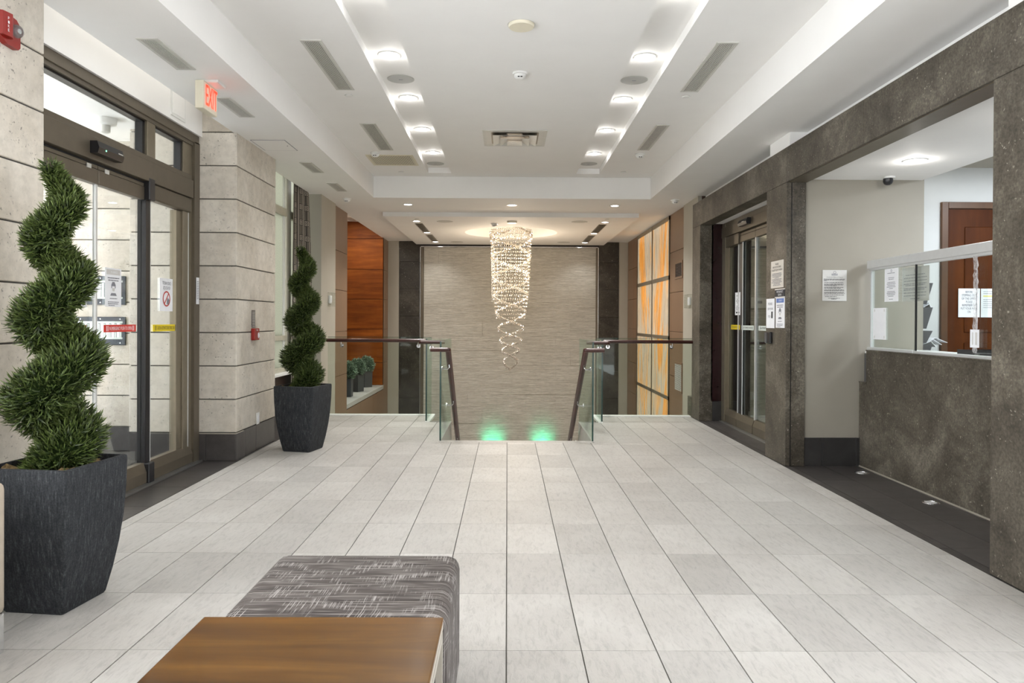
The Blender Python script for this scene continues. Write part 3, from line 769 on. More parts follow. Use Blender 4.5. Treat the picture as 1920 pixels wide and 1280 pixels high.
obj('track_recess', bx(XD-.06, XD+.01, 4.12, 6.0, 2.43, 2.465), 'dark_void', d1)
for y0, y1 in ((4.12, 5.90), (6.06, 6.575)): obj('transom_pane', bx(XD-.022, XD-.014, y0, y1, 2.672, 2.945), 'glass_clear', d1)
for k, (y0, y1) in enumerate(((4.12, 5.236), (5.244, 5.9))):
    r = obj('leaf_rail', B().box(XD-.03, XD+.025, y0, y1, 2.31, 2.415, .003, 1).box(XD-.03, XD+.02, y0, y1, 2.418, 2.445, .002, 1), 'bronze', d1)
    obj('end_cap', bx(XD+.025, XD+.031, *((5.09, 5.14) if k == 0 else (5.32, 5.37)), 2.405, 2.435), 'vent_metal', r)
obj('leaf_rail', B().box(XD-.03, XD+.05, 6.0, 6.72, 2.325, 2.457, .012, 2), 'bronze', d1)
obj('black_stile', B().box(XD-.04, XD+.03, 5.915, 5.985, 0, 2.31).box(XD-.04, XD+.065, 5.905, 6.0, 2.31, 2.49, .006, 1).box(XD-.04, XD+.065, 5.905, 6.0, .0, .17, .006, 1), 'black', d1)
obj('bright_edge', B().box(XD-.014, XD+.012, 5.232, 5.25, .18, 2.31).box(XD-.012, XD+.022, 5.987, 6.012, .17, 2.33).box(XD+.0, XD+.028, 6.70, 6.712, .17, 2.33), 'aluminium', d1)
for y0, y1 in ((4.12, 5.232), (5.25, 5.915), (6.012, 6.60)): obj('door_pane', bx(XD-.012, XD-.004, y0, y1, .16, 2.33), 'glass_clear', d1)
def brail(y0, y1):
    obj('bottom_rail', B().poly([(XD-.03, .015), (XD+.045, .015), (XD+.045, .10), (XD+.02, .175), (XD-.03, .175)], 1, y0, y1), 'bronze', d1)
brail(4.12, 5.238); brail(5.244, 5.91); brail(6.0, 6.76)
obj('threshold', bx(XD-.08, XD+.09, 4.06, 6.88, -.002, .012), 'steel_floor', d1)
XS = XD-.003
def band(yc, z, w, h, mat, txt, ink, parent=d1, x=XS, u=UL, name='safety_sticker', trim='paper'):
    o = (x, yc, z); s_ = decal(name, o, u, w, h, mat, parent)
    k = 1 if u == UL else -1
    for e in (-1, 1):
        for q in (0, 1): decal('sticker_mark', (x, yc+e*(w/2-.035-q*.018), z), u, .006, h*.7, trim, s_, lift=.0025, t=.0008)
    lettering(txt, o, u, w-.14, h*.5, ink, s_)
band(5.59, 1.272, .46, .055, 'sticker_red', 'IN EMERGENCY PUSH TO OPEN', 'paper')
band(4.91, 1.272, .46, .055, 'sticker_red', 'IN EMERGENCY PUSH TO OPEN', 'paper')
band(6.33, 1.268, .46, .058, 'sticker_yellow', 'CAUTION  AUTOMATIC DOOR  STAND CLEAR', 'ink', trim='ink')
sn = thing('door_sensor', (XD+.06, 5.24, 2.54), 'black motion sensor on the bronze header of the entrance door', 'sensor')
obj('sensor_body', B().poly([(XD+.06, 2.50), (XD+.115, 2.50), (XD+.125, 2.54), (XD+.11, 2.585), (XD+.06, 2.585)], 1, 5.07, 5.40), 'black', sn)
obj('status_light', bx(XD+.121, XD+.126, 5.155, 5.165, 2.528, 2.536), 'led_green', sn)
obj('maker_plate', bx(XD+.119, XD+.124, 5.325, 5.385, 2.547, 2.554), 'vent_metal', sn)
# notices taped to the glass, printed side out
def sheet(name, o, u, w, h, label, group=None, mat='paper', t=.0015):
    r = thing(name, o, label, 'notice', group); s_ = decal('sheet', o, u, w, h, mat, r, t=t); return r
p = sheet('paper_notice', (XS, 6.337, 1.555), UL, .236, .285, 'white paper on the entrance door glass with mirrored DO NOT KNOCK')
lettering('DO NOT\nKNOCK', (XS, 6.337, 1.635), UL, .145, .07, 'ink_grey', p, mirror=True)
rg = B().lathe([(.056, 0), (.067, 0), (.067, .001), (.056, .001)], (XS+.0035, 6.337, 1.52), 28, False, axis=0)
obj('prohibition_ring', rg, 'ink_red', p)
b = B(); b.poly([(6.295, 1.478), (6.303, 1.472), (6.379, 1.562), (6.371, 1.568)], 0, XS+.0025, XS+.004); obj('prohibition_bar', b, 'ink_red', p)
b = B(); b.poly([(6.345, 1.47), (6.375, 1.475), (6.39, 1.51), (6.36, 1.53), (6.345, 1.51)], 0, XS+.002, XS+.003); obj('fist_print', b, 'ink_grey', p)
def mask_poster(o, u, label, name='mask_poster', mirror=False):
    q = Vector(u); r = sheet(name, o, u, .225, .29, label); O = Vector(o); n = q.cross(Vector((0, 0, 1)))
    def at(a, z): return O+q*a+Vector((0, 0, z))
    decal('header_band', at(0, .115), u, .19, .04, 'ink_blue' if not mirror else 'paper_grey', r, t=.0008, lift=.002)
    lettering('COVID-19', at(.01, .115), u, .09, .015, 'paper', r, lift=.004, mirror=mirror)
    text_lines(at(0, .075), u, .18, [(.05, .95), (.1, .9)], .018, .008, 'ink_grey', r, seed=3)
    b = B(); R_ = .026
    def fig(pts, m, nm):
        b2 = B(); vs = [b2.bm.verts.new(at(a, z)+n*.003) for a, z in pts]; b2.bm.faces.new(vs); obj(nm, b2, m, r)
    fig([(-.03, -.005), (-.03, .02), (-.015, .042), (.015, .042), (.03, .02), (.03, -.005), (.02, -.005), (.018, .01), (-.018, .01), (-.02, -.005)], 'ink_grey', 'hair_print')
    fig([(-.02, -.005), (.02, -.005), (.014, -.028), (-.014, -.028)], 'paper_grey', 'mask_print')
    fig([(-.045, -.062), (-.03, -.042), (.03, -.042), (.045, -.062)], 'ink_grey', 'shoulder_print')
    text_lines(at(0, -.08), u, .17, [(.2, .8), (0, 0), (.05, .95), (.05, .9), (.1, .6)], .013, .006, 'ink_grey', r, seed=5)
    return r
mask_poster((XS, 5.487, 1.58), UL, 'white mask poster taped to the entrance door glass beside the bright edge', mirror=True)
mask_poster((XS, 5.03, 1.57), UL, 'white mask poster on the door glass half hidden by the near topiary', mirror=True)
# access directory strip on the jamb
o = thing('schedule_strip', (XD+.03, 6.70, 1.6), 'narrow white schedule strip on the bronze door jamb', 'notice')
decal('sheet', (XD+.055, 6.84, 1.61), UL, .06, .25, 'paper', o)
text_lines((XD+.055, 6.84, 1.70), UL, .05, [(.05, .95)]*11, .016, .006, 'ink_grey', o, seed=2)
# intercom directories on the vestibule wall
def directory(zc, h, name, label, n):
    w = .50; xc = -4.115; y = 7.372
    r = thing(name, (xc, y, zc-h/2), label, 'intercom')
    obj('back_plate', bx(xc-w/2, xc+w/2, y-.012, y+.01, zc-h/2, zc+h/2, .003, 1), 'plate_navy', r)
    obj('inner_frame', B().box(xc-w/2+.03, xc+w/2-.025, y-.018, y-.012, zc+h/2-.065, zc+h/2-.045).box(xc-w/2+.03, xc+w/2-.025, y-.018, y-.012, zc-h/2+.06, zc-h/2+.078), 'button_label', r)
    for k in range(n):
        x = xc-w/2+.035+k*(w-.065)/n
        c_ = obj('name_column', bx(x, x+(w-.065)/n*.55, y-.016, y-.012, zc-h/2+.078, zc+h/2-.065), 'paper', r)
        obj('button_column', bx(x+(w-.065)/n*.62, x+(w-.065)/n*.9, y-.017, y-.012, zc-h/2+.078, zc+h/2-.07), 'button_label', r)
    for sx in (-.2, 0, .2):
        for sz in (-1, 1): obj('screw', B().lathe([(.006, 0), (.006, .004)], (xc+sx, y-.016, zc+sz*(h/2-.022)), 8, axis=1), 'chrome', r)
directory(1.63, .29, 'intercom_directory', 'upper dark intercom directory on the vestibule wall', 5)
directory(1.22, .285, 'intercom_directory', 'lower dark intercom directory with white name columns on the vestibule wall', 8)
r = thing('dome_fixture', (-3.75, 7.0, 3.14), 'white round fixture on the vestibule ceiling behind the transom', 'camera')
obj('fixture_base', B().lathe([(.095, 0), (.09, -.05), (.06, -.06)], (-3.62, 6.55, 3.14), 20), 'white_plastic', r, 40)
obj('fixture_neck', B().lathe([(.04, -.06), (.04, -.12), (.02, -.13)], (-3.62, 6.55, 3.14), 16), 'vent_metal', r, 40)
lamp('AREA', 'niche_fill', (-3.2, 14.2, 3.43), 26, (1, .93, .82), size=.3, sy=1.6)  # added fill that brightens the wood niche, not a known fixture
lamp('AREA', 'vestibule_lamp', (-4.2, 5.6, 3.12), P_VEST, (1, .97, .93), size=.8)

# ------------------------------------------------------------------ things on the limestone walls
r = thing('fire_strobe', (-2.572, 3.74, 2.72), 'red FIRE strobe alarm on the limestone wall', 'fire alarm')
xw = -2.572
obj('strobe_body', B().poly([(3.635, 2.775), (3.70, 2.738), (3.785, 2.735), (3.80, 2.75), (3.80, 2.86), (3.77, 2.885), (3.71, 2.892), (3.635, 2.888)], 0, xw, xw+.03), 'red_plastic', r)
obj('strobe_face', B().poly([(xw+.028, 3.637), (xw+.046, 3.645), (xw+.058, 3.70), (xw+.045, 3.722), (xw+.028, 3.722)], 2, 2.768, 2.886), 'red_plastic', r)
obj('strobe_dome', B().lathe([(.034, 0), (.033, .014), (.026, .026), (.012, .033)], (xw+.028, 3.765, 2.825), 20, axis=0), 'lens_clear', r, 50)
obj('strobe_tube', B().lathe([(.014, 0), (.012, .016), (.004, .018)], (xw+.03, 3.765, 2.825), 12, axis=0), 'chrome', r, 50)
for k, ch in enumerate('FIRE'): lettering(ch, (xw+.054, 3.672, 2.855-k*.020), UL, .012, .014, 'paper', r, lift=.003)
r = thing('fire_pull', (-2.572, 7.37, 1.13), 'red fire pull station on the limestone pier', 'fire alarm')
obj('pull_body', bx(xw, xw+.04, 7.29, 7.43, 1.135, 1.255, .006), 'red_plastic', r)
obj('pull_handle', B().box(xw+.04, xw+.05, 7.37, 7.405, 1.165, 1.20, .003, 1).box(xw+.04, xw+.046, 7.38, 7.395, 1.155, 1.21), 'paper', r)
lettering('FIRE', (xw+.0405, 7.36, 1.235), UL, .05, .014, 'paper', r, lift=.001)
r = thing('pull_instructions', (-2.572, 7.34, 1.26), 'grey instruction strip above the red fire pull station', 'sign')
decal('plate', (xw+.001, 7.355, 1.35), UL, .10, .175, 'holder_grey', r)
text_lines((xw+.001, 7.355, 1.42), UL, .085, [(.05, .95)]*10, .016, .006, 'vent_metal', r, seed=8)
r = thing('outlet', (-2.572, 7.49, .26), 'white outlet cover low on the limestone pier', 'outlet')
obj('cover_plate', bx(xw, xw+.008, 7.45, 7.53, .265, .385, .003, 1), 'white_plastic', r)
obj('socket', bx(xw+.008, xw+.012, 7.472, 7.508, .285, .365, .002, 1), 'paper', r)

# ------------------------------------------------------------------ exit sign
r = thing('exit_sign', (-2.25, 5.44, 2.88), 'white box sign with glowing red EXIT letters under the ceiling', 'sign')
obj('sign_box', bx(-2.285, -2.222, 5.305, 5.56, 2.885, 3.09, .006), 'cream_plastic', r)
obj('sign_canopy', bx(-2.30, -2.14, 5.36, 5.52, 3.088, 3.11, .004, 1), 'white_plastic', r)
lettering('EXIT', (-2.221, 5.447, 2.995), UL, .205, .15, 'exit_red', r, lift=.002)

# ------------------------------------------------------------------ curtains
def curtain(name, top, bot, n, label, wave, ztop=3.40):
    """pleated cloth between two edge lines; top/bot = ((x, y), (x, y)) ends"""
    bm = bmesh.new(); uvl = bm.loops.layers.uv.new('UVMap'); NZ, NX = 26, n*10; g = []
    for iz in range(NZ+1):
        t = iz/NZ; z = ztop+(.03-ztop)*t; row = []
        a = Vector(top[0]).lerp(Vector(bot[0]), t**.8); b_ = Vector(top[1]).lerp(Vector(bot[1]), t**.8); d = (b_-a); nrm = Vector((d.y, -d.x)).normalized()
        for ix in range(NX+1):
            s_ = ix/NX; w_ = wave*(.75+.25*t)*math.sin(s_*n*2*PI)+.3*wave*math.sin(s_*n*4.3*PI+1)
            p = a+d*s_+nrm*w_; row.append(bm.verts.new((p.x, p.y, z)))
        g.append(row)
    for iz in range(NZ):
        for ix in range(NX):
            fc = bm.faces.new((g[iz][ix], g[iz][ix+1], g[iz+1][ix+1], g[iz+1][ix]))
            for lp, (u, v) in zip(fc.loops, ((ix, iz), (ix+1, iz), (ix+1, iz+1), (ix, iz+1))): lp[uvl].uv = (u/NX*(.66 if n == 3 else .36), v/NZ*3.37)
    me = bpy.data.meshes.new(name); bm.to_mesh(me); bm.free(); me.polygons.foreach_set('use_smooth', [True]*len(me.polygons))
    o = link(name, me, 'curtain_fabric'); sol = o.modifiers.new('thickness', 'SOLIDIFY'); sol.thickness = .004
    return tag(o, label, 'curtain')
curtain('curtain', ((-2.87, 9.72), (-2.80, 10.17)), ((-2.87, 9.60), (-2.68, 10.17)), 3, 'brown geometric key pattern curtain hanging next to the beige column', .035)
curtain('curtain', ((-2.87, 8.12), (-2.76, 8.14)), ((-2.86, 8.14), (-2.63, 8.17)), 2, 'key pattern curtain edge peeking past the limestone pier', .02)
tag(obj('curtain_rod', B().tube([(-2.85, 8.08, 3.42), (-2.85, 10.22, 3.42)], .014), 'bronze', smooth=40), 'bronze curtain rod above the window', 'curtain rod')

# ------------------------------------------------------------------ potted spiral topiaries
def rounded_ring(h, r, z, n=5):
    pts = []
    for cx, cy, a0 in ((1, 1, 0), (-1, 1, PI/2), (-1, -1, PI), (1, -1, 1.5*PI)):
        for k in range(n): a = a0+PI/2*k/(n-1); pts.append((cx*(h-r)+r*math.cos(a), cy*(h-r)+r*math.sin(a), z))
    return pts
def pot_bmesh(prof, r=.012):
    b = B(); rings = []
    for h, z in prof: rings.append([b.bm.verts.new(p) for p in rounded_ring(h, min(r, h*.4), z)])
    n = len(rings[0])
    for a, c in zip(rings, rings[1:]):
        for i in range(n): b.bm.faces.new((a[i], a[(i+1) % n], c[(i+1) % n], c[i]))
    b.bm.faces.new(rings[0][::-1]); b.bm.faces.new(rings[-1]); return b
def lerp_tab(tab, t):
    for (a, x), (b_, y) in zip(tab, tab[1:]):
        if t <= b_: return x+(y-x)*(t-a)/(b_-a)
    return tab[-1][1]
def sprig(verts, faces, uvs, p, d, L, w, R):
    d = d.normalized(); s_ = d.cross(Vector((R.uniform(-1, 1), R.uniform(-1, 1), R.uniform(-1, 1)))).normalized()*w; shade = R.random()
    i = len(verts); m = p+d*(L*.55)+Vector((0, 0, -L*.03)); verts += [p-s_*.6, p+s_*.6, m+s_, m-s_, p+d*L]
    faces += [(i, i+1, i+2, i+3), (i+3, i+2, i+4)]; uvs += [(shade, 0), (shade, 0), (shade, .55), (shade, .55), (shade, .55), (shade, .55), (shade, 1)]
def build_leaves(name, verts, faces, uvs, mat):
    me = bpy.data.meshes.new(name); me.from_pydata([tuple(v) for v in verts], [], faces); l = me.uv_layers.new(name='UVMap')
    flat = [c for uv in uvs for c in uv]; l.data.foreach_set('uv', flat); me.materials.append(MATS[mat]); return me
def make_topiary():
    R = random.Random(11)
    r = thing('spiral_topiary', (0, 0, 0), 'large spiral topiary in a charcoal pot beside the entrance door', 'potted plant', 'spiral topiaries in charcoal pots', local=True)
    prof = [(.144, 0), (.150, .010), (.172, .12), (.192, .25), (.206, .38), (.214, .52), (.217, .655), (.215, .667), (.210, .67), (.196, .67), (.192, .60)]
    pt = obj('pot', pot_bmesh(prof), 'fibre_stone', r, 35, local=True)
    b = B(); N = 14
    for i in range(N):
        for j in range(N):
            q = [(-.19+.38*(i+a)/N, -.19+.38*(j+c)/N) for a, c in ((0, 0), (1, 0), (1, 1), (0, 1))]
            b.bm.faces.new([b.bm.verts.new((x, y, .640+.02*math.sin(x*41)*math.cos(y*37)+.012*math.sin(x*90+y*70))) for x, y in q])
    bmesh.ops.remove_doubles(b.bm, verts=b.bm.verts, dist=.0005)
    so = obj('moss', b, 'soil', r, local=True); so['kind'] = 'stuff'
    ztab = [(-.5, 2.06), (0, 1.86), (.5, 1.675), (1, 1.505), (1.5, 1.305), (2, 1.115), (2.5, .915), (3, .74), (3.3, .63)]
    rt = [(-.5, .028), (-.25, .055), (0, .072), (.5, .088), (1, .102), (1.5, .117), (2, .128), (2.5, .138), (3, .13), (3.3, .10)]
    at = [(-.5, .03), (0, .048), (.5, .052), (1, .058), (1.5, .068), (2, .085), (2.5, .085), (3, .06), (3.3, .03)]
    def ctr(t):
        a = -2*PI*t; A = lerp_tab(at, t); return Vector((A*math.cos(a), A*math.sin(a), lerp_tab(ztab, t)))
    core = B(); ts = [-.5+3.8*i/90 for i in range(91)]
    pts = [ctr(t) for t in ts]; rings = []
    verts, faces, uvs = [], [], []
    for i, t in enumerate(ts):
        d = (pts[min(i+1, 90)]-pts[max(i-1, 0)]).normalized(); a = d.cross(Vector((0, 0, 1))).normalized(); c = a.cross(d).normalized(); rr = lerp_tab(rt, t)
        rings.append([core.bm.verts.new(pts[i]+(a*math.cos(2*PI*k/14)+c*math.sin(2*PI*k/14)*.86)*rr*.66) for k in range(14)])
        m = int(60+2300*rr)
        for _ in range(m):
            ph = R.uniform(0, 2*PI); nrm = a*math.cos(ph)+c*math.sin(ph)*.86; rad = R.uniform(.60, 1.0)
            p = pts[i]+d*R.uniform(-.03, .03)+nrm*rr*rad
            dr = nrm*1.0+Vector((0, 0, R.uniform(.15, .75)))+d*R.uniform(-.6, .6)+Vector((R.uniform(-.75, .75), R.uniform(-.75, .75), R.uniform(-.4, .5)))
            sprig(verts, faces, uvs, p, dr, R.uniform(.030, .058)*(.8+rr*1.4), R.uniform(.0024, .0040), R)
    for a, c in zip(rings, rings[1:]):
        for k in range(14): core.bm.faces.new((a[k], a[(k+1) % 14], c[(k+1) % 14], c[k]))
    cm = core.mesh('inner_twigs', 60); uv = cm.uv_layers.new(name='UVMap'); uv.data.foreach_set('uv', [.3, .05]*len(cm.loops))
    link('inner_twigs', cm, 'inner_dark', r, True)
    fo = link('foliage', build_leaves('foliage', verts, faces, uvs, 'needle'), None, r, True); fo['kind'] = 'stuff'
    obj('trunk', B().tube([(0, 0, .58), (.01, .0, .8), (0, .01, 1.2)], .014, 8), 'stem_bark', r, 40, local=True)
    return r
top1 = make_topiary(); top1.location = (-2.14, 3.46, 0); top1.rotation_euler = (0, 0, math.radians(-7))
dup(top1, (-2.11, 7.52, 0), 'smaller looking spiral topiary in a charcoal pot in front of the curtained window', math.radians(-12))

# three clipped bushes on the planter shelf
def make_bush():
    R = random.Random(5)
    r = thing('clipped_bush', (0, 0, 0), 'grey-green ball bush in a slim dark pot', 'potted plant', 'ball bushes on the niche shelf', local=True)
    obj('pot', pot_bmesh([(.088, 0), (.09, .01), (.095, .33), (.093, .335), (.083, .335), (.08, .31)], .006), 'small_pot', r, local=True)
    verts, faces, uvs = [], [], []
    for _ in range(2600):
        v = Vector((R.gauss(0, 1), R.gauss(0, 1), R.gauss(0, 1))).normalized(); rad = R.uniform(.75, 1.0)*(1+.12*math.sin(v.x*7+v.z*6)*math.cos(v.y*8))
        p = Vector((0, 0, .47))+Vector((v.x*.155, v.y*.155, v.z*.165))*rad
        sprig(verts, faces, uvs, p, v+Vector((R.uniform(-.8, .8), R.uniform(-.8, .8), R.uniform(-.3, .9))), R.uniform(.025, .045), R.uniform(.005, .009), R)
    fo = link('foliage', build_leaves('foliage', verts, faces, uvs, 'grey_leaf'), None, r, True); fo['kind'] = 'stuff'
    c_ = B().lathe([(.02, -.14), (.10, -.09), (.125, 0), (.10, .09), (.02, .13)], (0, 0, .47), 14); cm = c_.mesh('inner_twigs', 60); u = cm.uv_layers.new(name='UVMap'); u.data.foreach_set('uv', [.2, .05]*len(cm.loops))
    link('inner_twigs', cm, 'grey_leaf', r, True)
    return r
b1 = make_bush(); b1.location = (-2.92, 13.25, -.06); b1['label'] = 'ball bush on the niche shelf nearest the brown panels, partly hidden'
dup(b1, (-2.93, 14.2, -.06), 'middle one of the three ball bushes on the niche shelf', 1.1)
dup(b1, (-2.94, 15.15, -.06), 'ball bush on the niche shelf nearest the reddish wood wall', 2.3)

# ------------------------------------------------------------------ glass guards and handrails
def bracket(o, par, toward):
    x, y, z = o; tx, ty = toward
    b = B().lathe([(.028, -.012), (.028, .0), (.02, .004)], (0, 0, 0), 14, axis=1 if ty else 0)
    bmesh.ops.translate(b.bm, vec=(x+tx, y+ty, z-.075), verts=b.bm.verts)
    b.tube([(x+tx, y+ty, z-.075), (x+tx*.3, y+ty*.3, z-.08), (x+tx*.05, y+ty*.05, z-.06), (x, y, z-.02)], .008, 8)
    obj('bracket', b, 'chrome', par, 40, local=True)
def rail(par, pts, br, name='handrail'):
    b = B()
    for a, c in zip(pts, pts[1:]): b.tube([a, c], .026, 14, sx=1.25, sz=.95)
    for p_ in pts[1:-1]: b.lathe([(.004, -.0247), (.026, -.018), (.0325, 0), (.026, .018), (.004, .0247)], p_, 14)
    h = obj(name, b, 'mahogany', par, 40)
    for q in br: bracket(q[0], h, q[1])
    return h
def guard(label, panes, edges):
    r = thing('glass_guard', panes[0][0:1]+panes[0][2:3]+(0,), label, 'glass guard')
    for q in panes: obj('pane', bx(*q), 'glass_green', r)
    for q in edges: obj('pane_edge', bx(*q), 'glass_edge', r)
    return r
T = .006
g1 = guard('clear glass guard with mahogany rails in front of the planter niche',
      [(-2.53, -1.07, 10.25-T, 10.25+T, .0, 1.10), (-1.07-T, -1.07+T, 9.62, 10.235, .0, 1.10), (-1.06, -.75, 9.605-T, 9.605+T, 0, 1.10), (-.742-T, -.742+T, 8.09, 9.6, -.2, 1.11)],
      [(-1.072-T*1.4, -1.068+T*1.4, 9.612, 9.622, 0, 1.10), (-.742-T*1.5, -.742+T*1.5, 8.08, 8.093, -.01, 1.11), (-2.53, -1.07, 10.25-T, 10.25+T, 1.10, 1.104)])
g2 = guard('clear glass guard with mahogany rails in front of the onyx wall',
      [(1.26, 2.66, 10.25-T, 10.25+T, .0, 1.10), (1.26-T, 1.26+T, 9.62, 10.235, .0, 1.10), (.96, 1.25, 9.605-T, 9.605+T, 0, 1.10), (.957-T, .957+T, 8.09, 9.6, -.2, 1.11)],
      [(1.258-T*1.4, 1.262+T*1.4, 9.612, 9.622, 0, 1.10), (.957-T*1.5, .957+T*1.5, 8.08, 8.093, -.01, 1.11), (1.26, 2.66, 10.25-T, 10.25+T, 1.10, 1.104)])
rail(g1, [(-2.53, 10.17, 1.056), (-1.13, 10.17, 1.056), (-1.13, 9.53, 1.056), (-.82, 9.53, 1.056)],
     [((-2.33, 10.17, 1.056), (0, .07)), ((-1.25, 10.17, 1.056), (0, .07)), ((-1.0, 9.53, 1.056), (0, .07))])
rail(g2, [(2.60, 10.17, 1.056), (1.32, 10.17, 1.056), (1.32, 9.53, 1.056), (1.04, 9.53, 1.056)],
     [((2.32, 10.17, 1.056), (0, .07)), ((1.42, 10.17, 1.056), (0, .07)), ((1.22, 9.53, 1.056), (0, .07))])
rail(g1, [(-.85, 8.03, 1.02), (-.655, 8.03, 1.02), (-.668, 9.9, -.29), (-.675, 10.6, -.80)],
     [((-.655, 8.25, .87), (-.08, 0)), ((-.66, 8.95, .375), (-.08, 0)), ((-.665, 9.8, -.22), (-.08, 0))], 'stair_rail')
rail(g2, [(1.075, 8.03, 1.02), (.872, 8.03, 1.02), (.86, 9.9, -.29), (.855, 10.6, -.80)],
     [((.872, 8.25, .87), (.08, 0)), ((.868, 8.95, .375), (.08, 0)), ((.862, 9.8, -.22), (.08, 0))], 'stair_rail')

# ------------------------------------------------------------------ chandelier
def chandelier():
    R = random.Random(3)
    r = thing('chandelier', (CX, CY, ZB+.26), 'spiral crystal bead chandelier hanging over the stair', 'chandelier')
    obj('shade_plate', B().lathe([(.82, 0), (.82, -.02), (.80, -.025)], (CX, CY, ZB+.26), 48), 'bronze_light', r, 40)  # mount plate widened in brown metal to stand for shade inside the recess
    ztop, zbot = 3.075, .40
    ys = [427, 462, 501, 538, 572, 603, 628, 648, 666, 692]      # where the two bead ropes cross
    zs = [1.35+(600-y)/1360*CY for y in ys]
    def rad(z): t = (ztop-z)/(ztop-zbot); return .405-.075*min(1, t/.5)-(.215*max(0, t-.5)/.5)
    pts = []
    for k in range(len(zs)-1):
        for rope in (0, 1):
            n_ = int(70*(1 if k < 5 else .8))
            for i in range(n_):
                t = i/n_; z = zs[k]+(zs[k+1]-zs[k])*t; a = PI*(k+t)+rope*PI-PI/2; rr = rad(z)
                for q in range(3): pts.append((rr*math.cos(a)+R.gauss(0, .006), rr*math.sin(a)+R.gauss(0, .006), z+R.gauss(0, .011)))
    z = ztop
    while z > 1.35:
        rr = rad(z); n_ = 56 if z > 2.2 else 46; dens = 1 if z > 1.75 else .7
        for i in range(n_):
            if R.random() < dens:
                a = 2*PI*(i+.5*(int(z*100) % 2))/n_; pts.append((rr*math.cos(a), rr*math.sin(a), z+R.gauss(0, .004)))
        z -= .062 if z > 1.9 else .072
    for k in range(4):                                  # dense crown at the top
        for i in range(60): a = 2*PI*i/60; pts.append(((.40+.012*(k % 2))*math.cos(a), (.40+.012*(k % 2))*math.sin(a), ztop-.03*k))
    verts, faces = [], []
    for x, y, z in pts:
        s_ = R.uniform(.0115, .0155); i = len(verts); c0, s0 = math.cos(R.random()*6)*s_, 0
        a = R.random()*PI; ca, sa = math.cos(a)*s_, math.sin(a)*s_
        X, Y = CX+x, CY+y
        verts += [(X, Y, z+s_), (X+ca, Y+sa, z), (X-sa, Y+ca, z), (X-ca, Y-sa, z), (X+sa, Y-ca, z), (X, Y, z-s_)]
        faces += [(i, i+1, i+2), (i, i+2, i+3), (i, i+3, i+4), (i, i+4, i+1), (i+5, i+2, i+1), (i+5, i+3, i+2), (i+5, i+4, i+3), (i+5, i+1, i+4)]
    me = bpy.data.meshes.new('beads'); me.from_pydata(verts, [], faces); o = link('beads', me, 'crystal', r); o['kind'] = 'stuff'
    w = B()
    for i in range(24):
        a = 2*PI*i/24; w.tube([(CX+.39*math.cos(a), CY+.39*math.sin(a), ZB+.25), (CX+.37*math.cos(a), CY+.37*math.sin(a), 1.7)], .0012, 3, False)
    o = obj('wires', w, 'aluminium', r); o['kind'] = 'stuff'
    for i in range(6):
        a = 2*PI*i/6; x, y = CX+.27*math.cos(a), CY+.27*math.sin(a)
        obj('bulb', B().lathe([(.006, 0), (.02, -.012), (.024, -.03), (.012, -.048)], (x, y, ZB+.225), 10), 'lamp_soft', r, 60)
    lamp('POINT', 'chandelier_glow', (CX, CY, 2.55), P_CHAND*.28, (1, .80, .58), size=.12)
    lamp('POINT', 'chandelier_glow', (CX, CY, 2.35), P_CHAND*.3, (1, .82, .62), size=.12)
    lamp('POINT', 'chandelier_glow', (CX, CY, 1.9), P_CHAND*.15, (1, .86, .70), size=.12)
chandelier()

# ------------------------------------------------------------------ ceiling fittings
def downlight(x, y, z, label, group, power, mat='lamp_white', rr=.068, color=(1, .985, .96), angle=125, glow=0):
    r = thing('downlight', (x, y, z), label, 'ceiling light', group)
    obj('trim_ring', B().lathe([(rr+.004, .0), (rr+.022, -.001), (rr+.020, -.007), (rr, -.006), (rr-.004, .0)], (x, y, z), 28, False), 'white_plastic', r, 40)
    obj('baffle', B().lathe([(rr+.0035, -.0062), (rr-.003, -.0060), (rr-.004, -.002)], (x, y, z), 28, False), 'ink_grey', r)
    obj('lens', B().lathe([(rr-.002, -.004), (rr*.6, -.008), (.01, -.0095)], (x, y, z), 24), mat, r, 60)
    lamp('SPOT', 'downlight_beam', (x, y, z-.03), power, color, (0, 0, 0), .05, math.radians(angle), .7)
    if glow: lamp('POINT', 'lens_glow', (x, y, z-.045), glow, color, size=.03)
TRL, TRR = 'downlights in the entrance side trough', 'downlights in the reception side trough'
NTH = ['one overhead before the frame', 'first one', 'second one', 'third one', 'fourth one']
for k, y in enumerate((3.6, 4.73, 5.90, 7.03, 8.18, 9.32)):
    od = ['overhead one', 'closest one at the frame edge', 'one with the widest glow', 'second visible one', 'third visible one', 'farthest one'][k]
    downlight(-.968, y, ZR, f'recessed downlight in the entrance side ceiling trough, {od}', TRL, P_TROUGH*(5.2 if y > 8 else 1), glow=.8)
    downlight(1.108, y, ZR, f'recessed downlight in the reception side ceiling trough, {od}', TRR, P_TROUGH*(5.2 if y > 8 else 1), glow=.8)
for x, w in ((-1.527, 'nearest the planter niche'), (.061, 'straight above the chandelier axis'), (1.634, 'nearest the onyx wall')):
    downlight(x, 11.1, ZS, f'recessed downlight in the flat ceiling before the dropped slab, {w}', 'three downlights before the slab', P_FRONT, rr=.062)
for x, sd in ((-1.566, 'niche side'), (1.669, 'onyx side')):
    for y, w in ((12.45, 'before both slot grilles'), (14.06, 'between the slot grilles'), (15.72, 'closest to the back wall')):
        downlight(x, y, ZB, f'small downlight of the slab on the {sd}, {w}', 'slab downlights', P_SLAB*(.3 if y > 15 else 1.6), rr=.06, color=(1, .97, .93))
downlight(3.345, 5.95, 2.68, 'round downlight above the reception counter', 'reception light', 5, 'lamp_soft', .07, (1, .97, .93), 150, 2.2)
